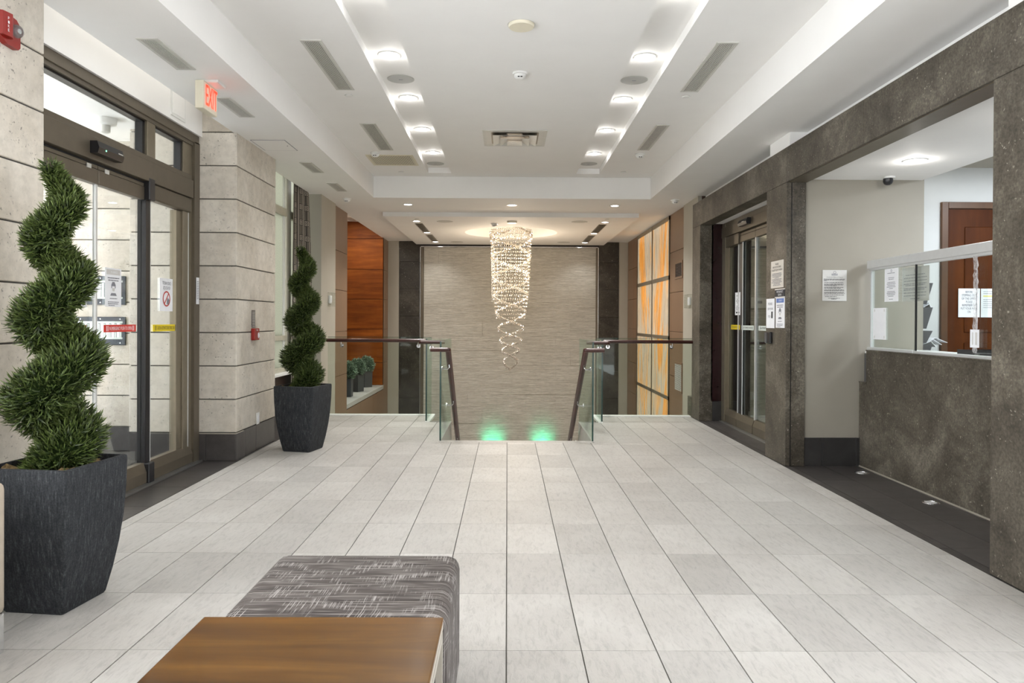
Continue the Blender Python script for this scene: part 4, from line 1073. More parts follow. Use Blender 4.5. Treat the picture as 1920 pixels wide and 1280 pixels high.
downlight(3.345, 4.5, 2.68, 'round downlight above the near end of the counter', 'reception light', 5, 'lamp_soft', .07, (1, .97, .93), 150, 2.2)

def grille(x0, x1, y0, y1, z, label, group, n=9, mat='vent_metal', along='y', back='dark_void', fr=.022):
    cx, cy = (x0+x1)/2, (y0+y1)/2
    r = thing('ceiling_vent', (cx, cy, z), label, 'vent', group)
    obj('frame', B().box(x0, x1, y0, y0+fr, z-.006, z).box(x0, x1, y1-fr, y1, z-.006, z).box(x0, x0+fr, y0+fr, y1-fr, z-.006, z).box(x1-fr, x1, y0+fr, y1-fr, z-.006, z), mat, r)
    obj('duct_shadow', bx(x0+fr, x1-fr, y0+fr, y1-fr, z-.0015, z-.0005), back, r)
    b = B()
    for k in range(n):
        t = (k+.5)/n
        if along == 'y': x = x0+fr+(x1-x0-2*fr)*t; hw = (x1-x0-2*fr)/n*.29; b.box(x-hw, x+hw, y0+fr, y1-fr, z-.005, z-.001)
        else: y = y0+fr+(y1-y0-2*fr)*t; hw = (y1-y0-2*fr)/n*.29; b.box(x0+fr, x1-fr, y-hw, y+hw, z-.005, z-.001)
    o = obj('louvres', b, mat, r); o['kind'] = 'stuff'
VG = 'linear ceiling vents'
grille(-1.552, -1.39, 5.395, 6.56, ZT, 'long linear vent in the tray ceiling between trough and exit sign, nearer one', VG)
grille(-1.575, -1.405, 7.68, 8.88, ZT, 'long linear vent in the tray ceiling before the square filter grille', VG)
grille(1.545, 1.708, 5.38, 6.545, ZT, 'long linear vent in the tray ceiling above the reception side, nearer one', VG)
grille(1.557, 1.705, 7.66, 8.79, ZT, 'long linear vent in the tray ceiling above the reception side, farther one', VG)
for (y0, y1, w) in ((4.58, 5.15, 'nearer than the exit sign'), (5.79, 6.348, 'just behind the exit sign'), (8.165, 8.725, 'above the curtained window, nearer one'), (9.40, 9.983, 'above the curtained window, farther one')):
    grille(-2.345, -2.21, y0, y1, ZS, f'short linear vent in the low soffit, {w}', 'short soffit vents', 7)
for x0, x1, sd in ((-1.63, -1.50, 'niche side'), (1.60, 1.735, 'onyx side')):
    for y0, y1, w in ((12.75, 13.93, 'nearer one'), (14.4, 15.62, 'farther one')):
        grille(x0, x1, y0, y1, ZB, f'slot grille between the slab downlights on the {sd}, {w}', 'slot grilles in the slab', 8, 'bronze_light')
grille(-1.80, -1.20, 9.135, 9.75, ZT, 'square beige filter grille in the tray ceiling', 'return grille', 24, 'cream_plastic', back='bronze', fr=.035)
grille(-3.36, -3.22, 14.95, 15.45, 3.45, 'short vent in the niche ceiling above the reddish wood', 'niche vent', 7)

# square four-way diffuser
r = thing('square_diffuser', (.07, 8.25, ZT), 'square stepped air diffuser in the middle of the tray ceiling', 'vent')
def sqframe(b, h, w, z0, z1, c=(.072, 8.26)):
    x, y = c; b.box(x-h, x+h, y-h, y-h+w, z0, z1).box(x-h, x+h, y+h-w, y+h, z0, z1).box(x-h, x-h+w, y-h+w, y+h-w, z0, z1).box(x+h-w, x+h, y-h+w, y+h-w, z0, z1); return b
obj('frame', sqframe(B(), .355, .03, ZT-.008, ZT), 'vent_metal', r)
obj('duct_shadow', bx(.072-.325, .072+.325, 8.26-.325, 8.26+.325, ZT-.003, ZT-.001), 'bronze', r)
def cone(h, w, z0, z1, nm):
    b = B(); x, y = .072, 8.26
    for sx, sy in ((0, -1), (1, 0), (0, 1), (-1, 0)):
        a, c_ = h, h-w
        if sy: q = [(x-a, y+sy*a, z0), (x+a, y+sy*a, z0), (x+c_, y+sy*c_, z1), (x-c_, y+sy*c_, z1)]
        else: q = [(x+sx*a, y-a, z0), (x+sx*a, y+a, z0), (x+sx*c_, y+c_, z1), (x+sx*c_, y-c_, z1)]
        v = [b.bm.verts.new(p) for p in q]+[b.bm.verts.new((p[0], p[1], p[2]+.003)) for p in q]
        for f_ in ((0, 1, 2, 3), (4, 5, 6, 7), (0, 1, 5, 4), (1, 2, 6, 5), (2, 3, 7, 6), (3, 0, 4, 7)): b.bm.faces.new([v[i] for i in f_])
    obj(nm, b, 'vent_metal', r)
cone(.325, .06, ZT-.006, ZT-.004, 'vane'); cone(.245, .085, ZT-.034, ZT-.014, 'vane'); cone(.165, .08, ZT-.052, ZT-.030, 'vane'); cone(.085, .083, ZT-.064, ZT-.058, 'vane')

def disc(name, x, y, z, rr, h, mat, label, cat, group=None, slot=None):
    r = thing(name, (x, y, z), label, cat, group)
    obj('cover', B().lathe([(rr, 0), (rr, -h*.6), (rr*.92, -h)], (x, y, z), 28), mat, r, 35)
    obj('rim', B().lathe([(rr*1.02, -.0005), (rr*1.06, -.002), (rr*1.02, -.003)], (x, y, z), 28, False), 'vent_metal' if mat != 'vent_metal' else 'lens_grey', r)
    if slot: obj('badge', bx(x-slot, x+slot, y-.006, y+.006, z-h-.001, z-h+.002), 'ink_grey', r)
disc('ceiling_speaker', -.962, 6.487, ZR, .115, .006, 'speaker_mesh', 'grey round speaker in the entrance side trough, nearer one', 'speaker', 'trough speakers', .018)
disc('ceiling_speaker', 1.118, 6.47, ZR, .115, .006, 'speaker_mesh', 'grey round speaker in the reception side trough, nearer one', 'speaker', 'trough speakers', .018)
disc('ceiling_speaker', -1.0, 9.98, ZR, .115, .006, 'speaker_mesh', 'grey round speaker at the far end of the entrance side trough', 'speaker', 'trough speakers', .018)
disc('ceiling_speaker', 1.10, 9.93, ZR, .115, .006, 'speaker_mesh', 'grey round speaker at the far end of the reception side trough', 'speaker', 'trough speakers', .018)
disc('ceiling_speaker', -1.085, 12.48, ZB, .13, .006, 'vent_metal', 'flat speaker disc in the slab before the chandelier, niche side', 'speaker', 'slab speakers')
disc('ceiling_speaker', 1.225, 12.42, ZB, .13, .006, 'vent_metal', 'flat speaker disc in the slab before the chandelier, onyx side', 'speaker', 'slab speakers')
disc('ceiling_speaker', -1.105, 15.75, ZB, .13, .006, 'vent_metal', 'flat speaker disc in the slab behind the chandelier, niche side', 'speaker', 'slab speakers')
disc('ceiling_speaker', 1.21, 15.7, ZB, .13, .006, 'vent_metal', 'flat speaker disc in the slab behind the chandelier, onyx side', 'speaker', 'slab speakers')
for x, y, z, w in ((-1.478, 6.73, ZT, 'behind the nearer vent, entrance side'), (1.636, 6.69, ZT, 'behind the nearer vent, reception side'), (-1.50, 10.18, ZT, 'behind the filter grille'), (1.603, 10.09, ZT, 'at the far tray end, reception side'), (-1.523, 12.17, ZB, 'in the slab, niche side'), (1.652, 12.08, ZB, 'in the slab, onyx side')):
    disc('sprinkler_cap', x, y, z, .036, .009, 'white_plastic', f'small round white sprinkler cap {w}', 'sprinkler', 'concealed sprinkler caps')
disc('heat_detector', .087, 5.09, ZT, .092, .022, 'cream_plastic', 'large cream round disc in the tray ceiling, nearest of all', 'detector')
disc('heat_detector', .07, 12.43, ZB, .085, .03, 'cream_plastic', 'cream round disc right before the chandelier recess', 'detector')
def smoke(x, y, z, label):
    r = thing('smoke_detector', (x, y, z), label, 'detector', 'white smoke detectors')
    obj('detector_base', B().lathe([(.062, 0), (.062, -.012), (.05, -.016)], (x, y, z), 24), 'white_plastic', r, 40)
    obj('detector_head', B().lathe([(.05, -.014), (.047, -.034), (.03, -.05), (.012, -.054)], (x, y, z), 24), 'white_plastic', r, 50)
    obj('sensing_slot', B().box(x-.02, x-.004, y-.046, y-.038, z-.045, z-.038).box(x+.004, x+.02, y-.046, y-.038, z-.045, z-.038), 'ink', r)
smoke(.095, 6.09, ZT, 'white smoke detector behind the cream disc in the tray ceiling')
smoke(-1.652, 9.03, ZT, 'white smoke detector over the edge of the square filter grille')
smoke(1.637, 9.02, ZT, 'white smoke detector behind the farther vent on the reception side')
smoke(-2.35, 10.6, ZS, 'white smoke detector in the low ceiling above the beige column')
smoke(2.43, 10.55, ZS, 'white smoke detector in the low ceiling near the stone portal')
smoke(-.235, 12.72, ZB, 'white smoke detector at the rim of the chandelier recess')
r = thing('access_hatch', (-2.37, 7.38, ZS), 'white access hatch in the soffit before the limestone pier', 'hatch')
obj('hatch_frame', B().box(-2.54, -2.20, 7.16, 7.165, ZS-.003, ZS).box(-2.205, -2.20, 7.16, 7.6, ZS-.003, ZS).box(-2.54, -2.535, 7.16, 7.6, ZS-.003, ZS).box(-2.54, -2.2, 7.595, 7.6, ZS-.003, ZS), 'ink_grey', r)
obj('hatch_door', bx(-2.533, -2.207, 7.167, 7.593, ZS-.004, ZS), 'white_paint', r)
obj('hatch_lock', B().lathe([(.006, 0), (.006, -.003)], (-2.24, 7.38, ZS-.004), 8), 'ink_grey', r)

# ------------------------------------------------------------------ inner sliding door on the reception side
X2 = 2.95
d2 = tag(thing('door_2', (X2, 8.6, 0), 'dark bronze automatic sliding door inside the stone portal', 'door'), kind='structure')
f = B(); f.box(X2-.05, X2+.07, 9.66, 9.80, 0, 2.66, .003, 1); f.box(X2-.03, X2+.07, 7.30, 7.36, 0, 2.66)
obj('door_frame', f, 'bronze_light', d2)
obj('header_box', B().box(X2-.06, X2+.09, 7.3, 9.80, 2.47, 2.60, .003, 1).box(X2-.045, X2+.09, 7.3, 9.80, 2.60, 2.66), 'bronze', d2)
obj('leaf_rail', bx(X2-.045, X2+.03, 9.13, 9.67, 2.33, 2.465, .003, 1), 'bronze', d2)
obj('leaf_rail', B().box(X2-.025, X2+.03, 8.57, 9.32, 2.345, 2.425, .003, 1).box(X2-.02, X2+.03, 8.57, 9.32, 2.428, 2.46, .002, 1), 'bronze', d2)
obj('leaf_rail', B().box(X2-.025, X2+.03, 7.36, 8.56, 2.345, 2.425, .003, 1).box(X2-.02, X2+.03, 7.36, 8.56, 2.428, 2.46, .002, 1), 'bronze', d2)
for y0, y1 in ((9.17, 9.66), (8.57, 9.17), (7.37, 8.56)):
    obj('bottom_rail', B().poly([(X2+.03, .015), (X2-.045, .015), (X2-.045, .11), (X2-.02, .185), (X2+.03, .185)], 1, y0+.003, y1-.003), 'bronze', d2)
obj('stile', bx(X2-.01, X2+.02, 9.03, 9.20, .18, 2.36), 'black', d2)
obj('stile', bx(X2-.005, X2+.02, 9.60, 9.66, .18, 2.34), 'bronze_light', d2)
obj('bright_edge', B().box(X2-.02, X2-.008, 9.20, 9.215, .18, 2.34).box(X2-.02, X2-.008, 9.03, 9.045, .18, 2.34).box(X2-.022, X2+.0, 8.545, 8.575, .18, 2.345), 'aluminium', d2)
for y0, y1 in ((9.20, 9.60), (8.57, 9.03), (7.37, 8.55)): obj('door_pane', bx(X2-.008, X2, y0, y1, .18, 2.35), 'glass', d2)
obj('threshold', bx(X2-.09, X2+.09, 7.32, 9.76, -.002, .012), 'steel_floor', d2)
XS2 = X2-.009
band(9.33, 1.275, .36, .058, 'sticker_yellow', 'CAUTION  AUTOMATIC DOOR', 'ink', d2, XS2, UR, trim='ink')
band(8.86, 1.272, .45, .055, 'sticker_white', 'AUTOMATIC DOOR', 'ink', d2, XS2, UR, trim='ink')
band(8.24, 1.272, .45, .055, 'sticker_white', 'AUTOMATIC DOOR', 'ink', d2, XS2, UR, trim='ink')
sn = thing('door_sensor', (X2-.07, 8.78, 2.55), 'black motion sensor on the header of the inner sliding door', 'sensor')
obj('sensor_body', B().poly([(X2-.06, 2.515), (X2-.11, 2.515), (X2-.12, 2.55), (X2-.10, 2.59), (X2-.06, 2.59)], 1, 8.62, 8.94), 'black', sn)
obj('maker_plate', bx(X2-.122, X2-.113, 8.70, 8.78, 2.55, 2.557), 'vent_metal', sn)
p = thing('paper_notice', (XS2, 9.245, 1.57), 'tall white notice on the dark glass of the inner sliding door', 'notice')
decal('sheet', (XS2, 9.245, 1.575), UR, .21, .29, 'paper', p)
text_lines((XS2, 9.245, 1.68), UR, .16, [(.2, .8), (0, 0), (.35, .65), (.1, .9), (.3, .7), (0, 0), (.2, .8), (.1, .9), (.15, .8)], .022, .009, 'ink_grey', p, seed=4)
decal('logo_print', (XS2, 9.28, 1.462), UR, .06, .02, 'ink', p, lift=.002, t=.0008); decal('logo_print', (XS2, 9.20, 1.462), UR, .04, .02, 'ink', p, lift=.002, t=.0008)
# things on the corridor wall
r = thing('thermostat', (4.0, 11.5, 1.6), 'white thermostat under a clear cover on the corridor wall', 'thermostat')
obj('case', bx(3.85, 4.14, 11.46, 11.5, 1.56, 1.73, .006), 'white_plastic', r); obj('display', bx(3.96, 4.03, 11.455, 11.46, 1.635, 1.675), 'ink_grey', r)
r = thing('wall_switch', (3.93, 11.5, 1.15), 'white keypad plate beside the corridor handrail', 'switch')
obj('plate', bx(3.885, 3.96, 11.485, 11.5, 1.06, 1.21, .003, 1), 'white_plastic', r); obj('rocker', bx(3.915, 3.93, 11.478, 11.486, 1.12, 1.145), 'ink_grey', r)
r = thing('wall_outlet', (3.95, 11.5, .2), 'white outlet low on the corridor wall', 'outlet')
obj('plate', bx(3.86, 3.97, 11.485, 11.5, .10, .235, .003, 1), 'white_plastic', r); obj('socket', bx(3.89, 3.94, 11.48, 11.486, .125, .21), 'paper', r)
hr = thing('corridor_handrail', (3.8, 11.42, 1.0), 'mahogany corridor handrail on the ledge stone wall', 'handrail')
rail(hr, [(3.80, 11.42, 1.0), (5.3, 11.42, 1.0)], [((3.90, 11.42, 1.0), (0, .07))], 'rail_bar')

# ------------------------------------------------------------------ thermostats in clear guards by the stair hall
for (x0, x1, y, nrm, w) in ((-2.63, -2.60, 10.72, 1, 'on the beige column by the brown panels'), (2.68, 2.65, 10.62, -1, 'on the beige strip by the stone portal')):
    r = thing('guarded_thermostat', (x0, y, 1.6), f'white thermostat in a clear guard {w}', 'thermostat')
    obj('case', bx(x0, x0+nrm*.03, y-.05, y+.05, 1.58, 1.70, .006), 'white_plastic', r)
    obj('slider', bx(x0+nrm*.03, x0+nrm*.036, y-.02, y+.02, 1.60, 1.675, .002, 1), 'paper', r)
    g = B(); g.box(x0, x0+nrm*.07, y-.10, y-.096, 1.54, 1.74).box(x0, x0+nrm*.07, y+.096, y+.10, 1.54, 1.74).box(x0, x0+nrm*.07, y-.10, y+.10, 1.736, 1.74).box(x0, x0+nrm*.07, y-.10, y+.10, 1.54, 1.544).box(x0+nrm*.066, x0+nrm*.07, y-.10, y+.10, 1.54, 1.74)
    obj('clear_guard', g, 'glass_clear', r)
def wall_grille(label, y0, y1, z0, z1, n, frame):
    r = thing('wall_grille', (XR, (y0+y1)/2, z0), label, 'vent')
    obj('grille_frame', B().box(XR-.012, XR, y0, y0+.04, z0, z1).box(XR-.012, XR, y1-.04, y1, z0, z1).box(XR-.012, XR, y0+.04, y1-.04, z0, z0+.03).box(XR-.012, XR, y0+.04, y1-.04, z1-.03, z1), frame, r)
    obj('grille_back', bx(XR-.003, XR-.001, y0+.04, y1-.04, z0+.03, z1-.03), 'dark_void', r)
    b = B()
    for k in range(n): z = z0+.03+(z1-z0-.06)*(k+.5)/n; b.box(XR-.011, XR-.003, y0+.04, y1-.04, z-.005, z+.004)
    o = obj('louvres', b, 'vent_metal' if n > 12 else 'brown_dark', r); o['kind'] = 'stuff'
wall_grille('dark square grille high in the brown panels near the portal', 11.16, 11.66, 2.02, 2.29, 9, 'brown_panel')
wall_grille('tall louvred grille low in the brown panels near the portal', 11.14, 11.66, .23, .70, 22, 'brown_panel')

# ------------------------------------------------------------------ signs on the stone pier
XA = XP-.001
p = thing('recording_sign', (XA, 6.975, 1.67), 'beige video recording sign on the stone pier above the others', 'sign')
decal('plate', (XA, 6.975, 1.805), UR, .32, .262, 'paper_beige', p, t=.004)
lettering('THIS AREA\nBEING VIDEO RECORDED\nFOR SAFETY SECURITY PURPOSE', (XA, 6.975, 1.875), UR, .27, .075, 'ink', p, lift=.006, spacing=1.1)
text_lines((XA, 6.975, 1.815), UR, .28, [(.08, .92), (.05, .95), (.1, .9), (.3, .7), (.05, .95), (.1, .9), (.02, .98), (.2, .8), (.15, .85)], .014, .006, 'ink_grey', p, lift=.006, seed=6)
p = thing('visitor_sign', (XA, 6.9, 1.58), 'small black VISITORS MUST SIGN IN plate on the stone pier', 'sign')
decal('plate', (XA, 6.9, 1.62), UR, .24, .085, 'ink', p, t=.004); decal('metal_edge', (XA, 6.9, 1.658), UR, .245, .01, 'aluminium', p, t=.006); decal('metal_edge', (XA, 6.9, 1.582), UR, .245, .01, 'aluminium', p, t=.006)
lettering('VISITORS MUST\nSIGN IN', (XA, 6.9, 1.62), UR, .16, .048, 'paper', p, lift=.006)
p = thing('fob_notice', (XA, 7.15, 1.43), 'white PLEASE USE YOUR FOB paper on the stone pier', 'notice')
decal('sheet', (XA, 7.15, 1.43), UR, .222, .29, 'paper', p)
lettering('PLEASE', (XA, 7.15, 1.525), UR, .11, .024, 'ink_grey', p); lettering('USE YOUR', (XA, 7.15, 1.475), UR, .15, .024, 'ink_grey', p); lettering('FOB', (XA, 7.175, 1.40), UR, .065, .024, 'ink_grey', p)
decal('fob_picture', (XA, 7.105, 1.415), UR, .04, .065, 'ink', p, lift=.002, t=.0008)
mask_poster((XA, 6.895, 1.435), UR, 'white mask poster with a blue heading on the stone pier')
p = thing('card_reader', (XA, 7.16, 1.13), 'black card reader below the fob notice on the stone pier', 'card reader')
obj('reader_body', bx(XP-.03, XP, 7.09, 7.23, 1.133, 1.248, .008), 'black', p); obj('reader_face', bx(XP-.034, XP-.029, 7.165, 7.222, 1.14, 1.24), 'holder_grey', p)

# ------------------------------------------------------------------ reception
YW = 6.779
p = thing('policy_notice', (3.062, YW, 1.55), 'grey Community Safety and Respect notice on the beige reception wall', 'sign')
decal('plate', (3.062, YW, 1.69), UB, .226, .29, 'paper_grey', p, t=.005)
rg = B().lathe([(.010, 0), (.013, 0), (.013, .001), (.010, .001)], (3.062, YW-.0065, 1.812), 20, False, axis=1); obj('emblem', rg, 'ink_grey', p)
text_lines((3.062, YW, 1.800), UB, .06, [(.0, 1), (.0, 1)], .010, .006, 'ink_grey', p, lift=.006, seed=31)
lettering('Community Safety and Respect', (3.062, YW, 1.767), UB, .155, .011, 'ink', p, lift=.006)
text_lines((3.062, YW, 1.752), UB, .205, [(.0, .98), (.0, .97), (.0, .15), (0, 0), (.02, .9), (0, 0), (.02, .92), (.02, .9), (.02, .6), (0, 0), (.02, .92), (.02, .8), (0, 0), (.02, .93), (.02, .95), (0, 0), (.02, .93), (.02, .97), (0, 0), (.02, .95), (0, 0), (.05, .6), (0, 0), (.2, .75), (.35, .6)], .0078, .0042, 'ink', p, lift=.006, seed=9)
# counter
XC = 3.30
ct = thing('reception_counter', (XC, 5.2, 0), 'dark fossil stone reception counter with a stepped end at the beige wall', 'counter')
obj('stone_front', B().poly([(3.2, .012), (6.775, .012), (6.775, .79), (6.645, .79), (6.645, 1.085), (3.2, 1.085)], 0, XC, XC+.03), 'dark_stone', ct)
obj('toe_bead', bx(XC-.006, XC+.005, 3.2, 6.775, 0, .012), 'frame_metal', ct)
obj('step_top', bx(XC-.004, XC+.10, 6.64, 6.775, .785, .795), 'dark_stone', ct)
obj('stone_top', bx(XC-.006, XC+.038, 3.2, 6.65, 1.083, 1.095, .002, 1), 'dark_stone', ct)
obj('counter_top', bx(XC+.045, XC+.62, 3.2, 6.76, 1.06, 1.09), 'white_plastic', ct)
obj('counter_body', bx(XC+.03, XC+.55, 3.2, 6.74, 0.02, 1.06), 'holder_grey', ct)
# sliding glass screen
XG = 3.372
sc = thing('glass_screen', (XG, 5.9, 1.09), 'sliding glass screen with a white head rail on the reception counter', 'screen')
obj('head_rail', B().box(XG-.025, XG+.035, 3.3, 6.74, 1.845, 1.918, .003, 1).box(XG-.012, XG+.03, 3.3, 6.72, 1.825, 1.846), 'aluminium', sc)
obj('sill_track', B().box(XG-.03, XG+.035, 5.96, 6.72, 1.09, 1.118, .002, 1).box(XG-.03, XG+.035, 3.3, 5.95, 1.09, 1.114, .002, 1), 'aluminium', sc)
obj('end_frame', bx(XG-.012, XG+.02, 6.685, 6.70, 1.115, 1.83), 'aluminium', sc)
obj('black_seal', bx(XG-.012, XG-.002, 5.945, 5.962, 1.115, 1.828), 'black', sc)
for x, y0, y1 in ((XG-.008, 5.955, 6.69), (XG+.012, 5.1, 5.985), (XG-.008, 4.25, 5.16), (XG+.012, 3.35, 4.3)): obj('screen_pane', bx(x, x+.006, y0, y1, 1.112, 1.83), 'glass', sc)
p = thing('counter_notice', (XG, 6.33, 1.68), 'white printed notice at the top of the reception glass', 'notice')
xs_ = XG-.0085
decal('sheet', (xs_, 6.335, 1.675), UR, .226, .29, 'paper', p)
rg = B().lathe([(.009, 0), (.012, 0), (.012, .001), (.009, .001)], (xs_-.003, 6.335, 1.80), 18, False, axis=0); obj('emblem', rg, 'ink_grey', p)
text_lines((xs_, 6.335, 1.782), UR, .16, [(.1, .9), (0, 0), (0, 0), (.2, .8), (.22, .75), (0, 0), (.1, .9), (.05, .95), (.12, .9), (.05, .95), (.3, .7), (0, 0), (.1, .9), (.05, .95), (.1, .9), (.2, .75), (0, 0), (.3, .7)], .0135, .005, 'ink_grey', p, seed=12)
p = thing('blank_sheet', (xs_, 6.54, 1.33), 'blank white sheet taped low on the reception glass', 'notice')
decal('sheet', (xs_, 6.535, 1.335), UR, .225, .285, 'paper', p)
for dy in (-.085, .085):
    for dz in (-.12, .12): decal('tape_mark', (xs_, 6.535+dy, 1.335+dz), UR, .012, .022, 'paper_grey', p, lift=.002, t=.0008)
p = thing('large_notice', (XG+.02, 6.05, 1.68), 'larger grey notice behind the reception glass next to the black seal', 'notice')
xb = XG+.03
decal('sheet', (xb, 6.03, 1.67), UR, .40, .285, 'paper_grey', p)
rg = B().lathe([(.010, 0), (.014, 0), (.014, .001), (.010, .001)], (xb-.003, 6.03, 1.785), 18, False, axis=0); obj('emblem', rg, 'ink_grey', p)
text_lines((xb, 6.03, 1.75), UR, .36, [(.1, .9), (0, 0), (.02, .98), (0, 0), (.02, .98), (0, 0), (.02, .96), (.1, .9), (0, 0), (.02, .98), (.02, .9), (0, 0), (.02, .97), (0, 0), (.02, .95), (0, 0), (.3, .7)], .0125, .005, 'ink_grey', p, seed=14)
p = thing('clear_tape_strip', (xs_, 5.185, 1.2), 'crumpled clear tape strip down the joint of the reception glass', 'tape')
b = B(); R = random.Random(2); n_ = 30; prev = None
for k in range(n_+1):
    z = 1.13+.70*k/n_; row = [b.bm.verts.new((xs_-.002-R.uniform(0, .007), 5.185+q*.052+R.uniform(-.006, .006), z)) for q in (-.5, -.2, .1, .5)]
    if prev:
        for q in range(3): b.bm.faces.new((prev[q], prev[q+1], row[q+1], row[q]))
    prev = row
obj('tape_film', b, 'clear_tape', p)
obj('joint_line', bx(xs_-.001, xs_+.001, 5.178, 5.184, 1.15, 1.8), 'ink_grey', p)
p = thing('white_label_card', (xs_, 5.19, 1.22), 'small white card over the foot of the clear tape strip', 'card')
decal('card', (xs_-.008, 5.185, 1.235), UR, .10, .13, 'paper', p, t=.002)
decal('card_print', (xs_-.008, 5.165, 1.235), UR, .02, .09, 'paper_grey', p, lift=.003, t=.0006); decal('card_print', (xs_-.008, 5.205, 1.235), UR, .012, .09, 'paper_grey', p, lift=.003, t=.0006)
p = thing('black_folder', (3.5, 5.38, 1.09), 'black flat pad lying on the counter behind the glass', 'pad')
obj('pad_cover', B().poly([(3.42, 5.36), (3.48, 5.28), (3.60, 5.30), (3.62, 5.40), (3.52, 5.49), (3.43, 5.47)], 2, 1.091, 1.102), 'black', p)
obj('pad_flap', B().poly([(3.48, 5.32), (3.58, 5.32), (3.60, 5.40), (3.52, 5.44)], 2, 1.102, 1.122), 'holder_grey', p)
p = thing('black_tray', (3.62, 5.25, 1.09), 'long black tray behind the pad on the counter', 'tray')
obj('tray_base', bx(3.60, 3.88, 5.56, 5.78, 1.091, 1.10, .004, 1), 'black', p); obj('tray_lip', B().box(3.60, 3.61, 5.56, 5.78, 1.10, 1.135).box(3.87, 3.88, 5.56, 5.78, 1.10, 1.135).box(3.61, 3.87, 5.56, 5.57, 1.10, 1.135).box(3.61, 3.87, 5.77, 5.78, 1.10, 1.135), 'black', p)

# in-floor lights by the counter
for y, w in ((6.47, 'closest to the beige wall'), (5.41, 'closest to the stone pillar')):
    r = thing('floor_uplight', (3.18, y, 0), f'round glass light set in the dark floor strip, {w}', 'floor light', 'floor lights by the counter')
    obj('steel_ring', B().lathe([(.062, .0), (.060, .004), (.046, .004), (.045, .0)], (3.18, y, 0), 24, False), 'chrome', r, 40)
    obj('glass_lens', B().lathe([(.046, .001), (.03, .005), (.006, .006)], (3.18, y, 0), 20), 'lens_grey', r, 60)

# ceiling camera
r = thing('dome_camera', (3.475, 6.62, 2.68), 'black dome camera on the reception ceiling by the beige wall', 'camera')
obj('camera_mount', B().lathe([(.045, 0), (.045, -.015), (.03, -.02)], (3.49, 6.62, 2.68), 20), 'white_plastic', r, 40)
obj('camera_dome', B().lathe([(.042, -.018), (.043, -.045), (.034, -.066), (.016, -.078)], (3.475, 6.62, 2.68), 20), 'black', r, 60)

# office door and its notices
d3 = tag(thing('door_3', (4.9, YO, 0), 'tall reddish wood office door in a brown frame behind reception', 'door'), kind='structure')
obj('door_frame', B().box(4.305, 4.37, YO-.03, YO+.02, 0, 2.545, .004, 1).box(5.45, 5.515, YO-.03, YO+.02, 0, 2.545, .004, 1).box(4.37, 5.45, YO-.03, YO+.02, 2.48, 2.545, .004, 1), 'door_frame_wood', d3)
lf = obj('door_leaf', bx(4.378, 5.442, YO-.012, YO+.03, .01, 2.474), 'door_wood', d3)
obj('door_gap', B().box(4.37, 4.378, YO-.008, YO+.02, 0, 2.48).box(4.378, 5.442, YO-.008, YO+.02, 2.474, 2.48), 'dark_void', d3)
for z0, z1 in ((.25, 1.15), (1.25, 2.3)):
    for x0, x1 in ((4.54, 4.86), (4.94, 5.28)): obj('door_panel', B().box(x0, x1, YO-.020, YO-.011, z0, z1, .006, 1), 'door_wood', d3)
obj('door_handle', B().tube([(5.36, YO-.012, 1.05), (5.36, YO-.06, 1.05), (5.25, YO-.065, 1.05)], .011, 8), 'chrome', d3, 40)
yn = YO-.0212
p = thing('mask_reminder', (4.58, yn, 1.54), 'white BEFORE STEPPING OUT reminder on the office door', 'notice')
decal('sheet', (4.585, yn, 1.545), UB, .215, .285, 'paper', p)
lettering('BEFORE\nSTEPPING OUT\nOF THE OFFICE\nPLEASE\nREMEMBER TO\nPUT YOUR MASK\nON', (4.585, yn, 1.555), UB, .165, .22, 'ink_grey', p)
p = thing('door_memo', (4.8, yn, 1.54), 'white memo with one yellow highlighted line on the office door', 'notice')
decal('sheet', (4.805, yn, 1.545), UB, .205, .285, 'paper', p)
text_lines((4.805, yn, 1.66), UB, .16, [(0, 1), (0, .95), (0, 0), (0, 0), (.0, 1), (0, .9), (0, 1), (0, .95), (0, .8)], .02, .004, 'ink_grey', p, seed=21)
decal('highlight', (4.805, yn, 1.613), UB, .16, .014, 'highlighter', p, lift=.002, t=.0006)
# wall file holders on the side wall next to the office door
for k, (z, w) in enumerate(((1.70, 'top one with a green clip'), (1.47, 'second one from the top'), (1.25, 'third one, close under the second'), (1.12, 'lowest one with loose papers'))):
    h = .20 if k not in (2, 3) else .115 if k == 2 else .16
    r = thing('file_holder', (3.9, 6.95, z-h+.02), f'dark grey wall file holder beside the office door, {w}', 'file holder', 'wall file holders')
    obj('holder_pocket', B().poly([(3.905, z-h+.02), (3.94, z-h+.02), (4.0, z+.02), (3.99, z+.02), (3.935, z-h+.03), (3.905, z-h+.03)], 1, 6.80, 7.12), 'holder_grey', r)
    obj('holder_side', B().poly([(3.903, z-h+.02), (3.94, z-h+.02), (4.0, z+.02), (3.903, z+.02)], 1, 6.795, 6.80), 'holder_grey', r)
    if k == 0:
        q = thing('green_clip', (3.93, 6.9, 1.72), 'green clip on the topmost wall file holder', 'clip'); obj('clip_body', bx(3.91, 3.965, 6.85, 6.93, 1.72, 1.745, .006), 'green_clip', q); obj('clip_lever', bx(3.925, 3.95, 6.86, 6.92, 1.745, 1.758, .004), 'green_clip', q)
    if k in (1, 3):
        q = thing('loose_papers', (3.98, 6.9, z), f'white papers sticking out of the {"second" if k == 1 else "lowest"} wall file holder', 'papers')
        for m in range(3 if k == 3 else 2):
            b = B(); dx = .10+.06*m if k == 3 else .06
            b.poly([(3.92, z+.02+.012*m), (3.95+dx*.5, z+.055+.015*m), (3.95+dx, z+.0+.02*m), (3.95+dx-.004, z-.003+.02*m), (3.95+dx*.5, z+.051+.015*m), (3.92, z+.016+.012*m)], 1, 6.82+.01*m, 7.05)
            obj('sheet', b, 'paper', q)
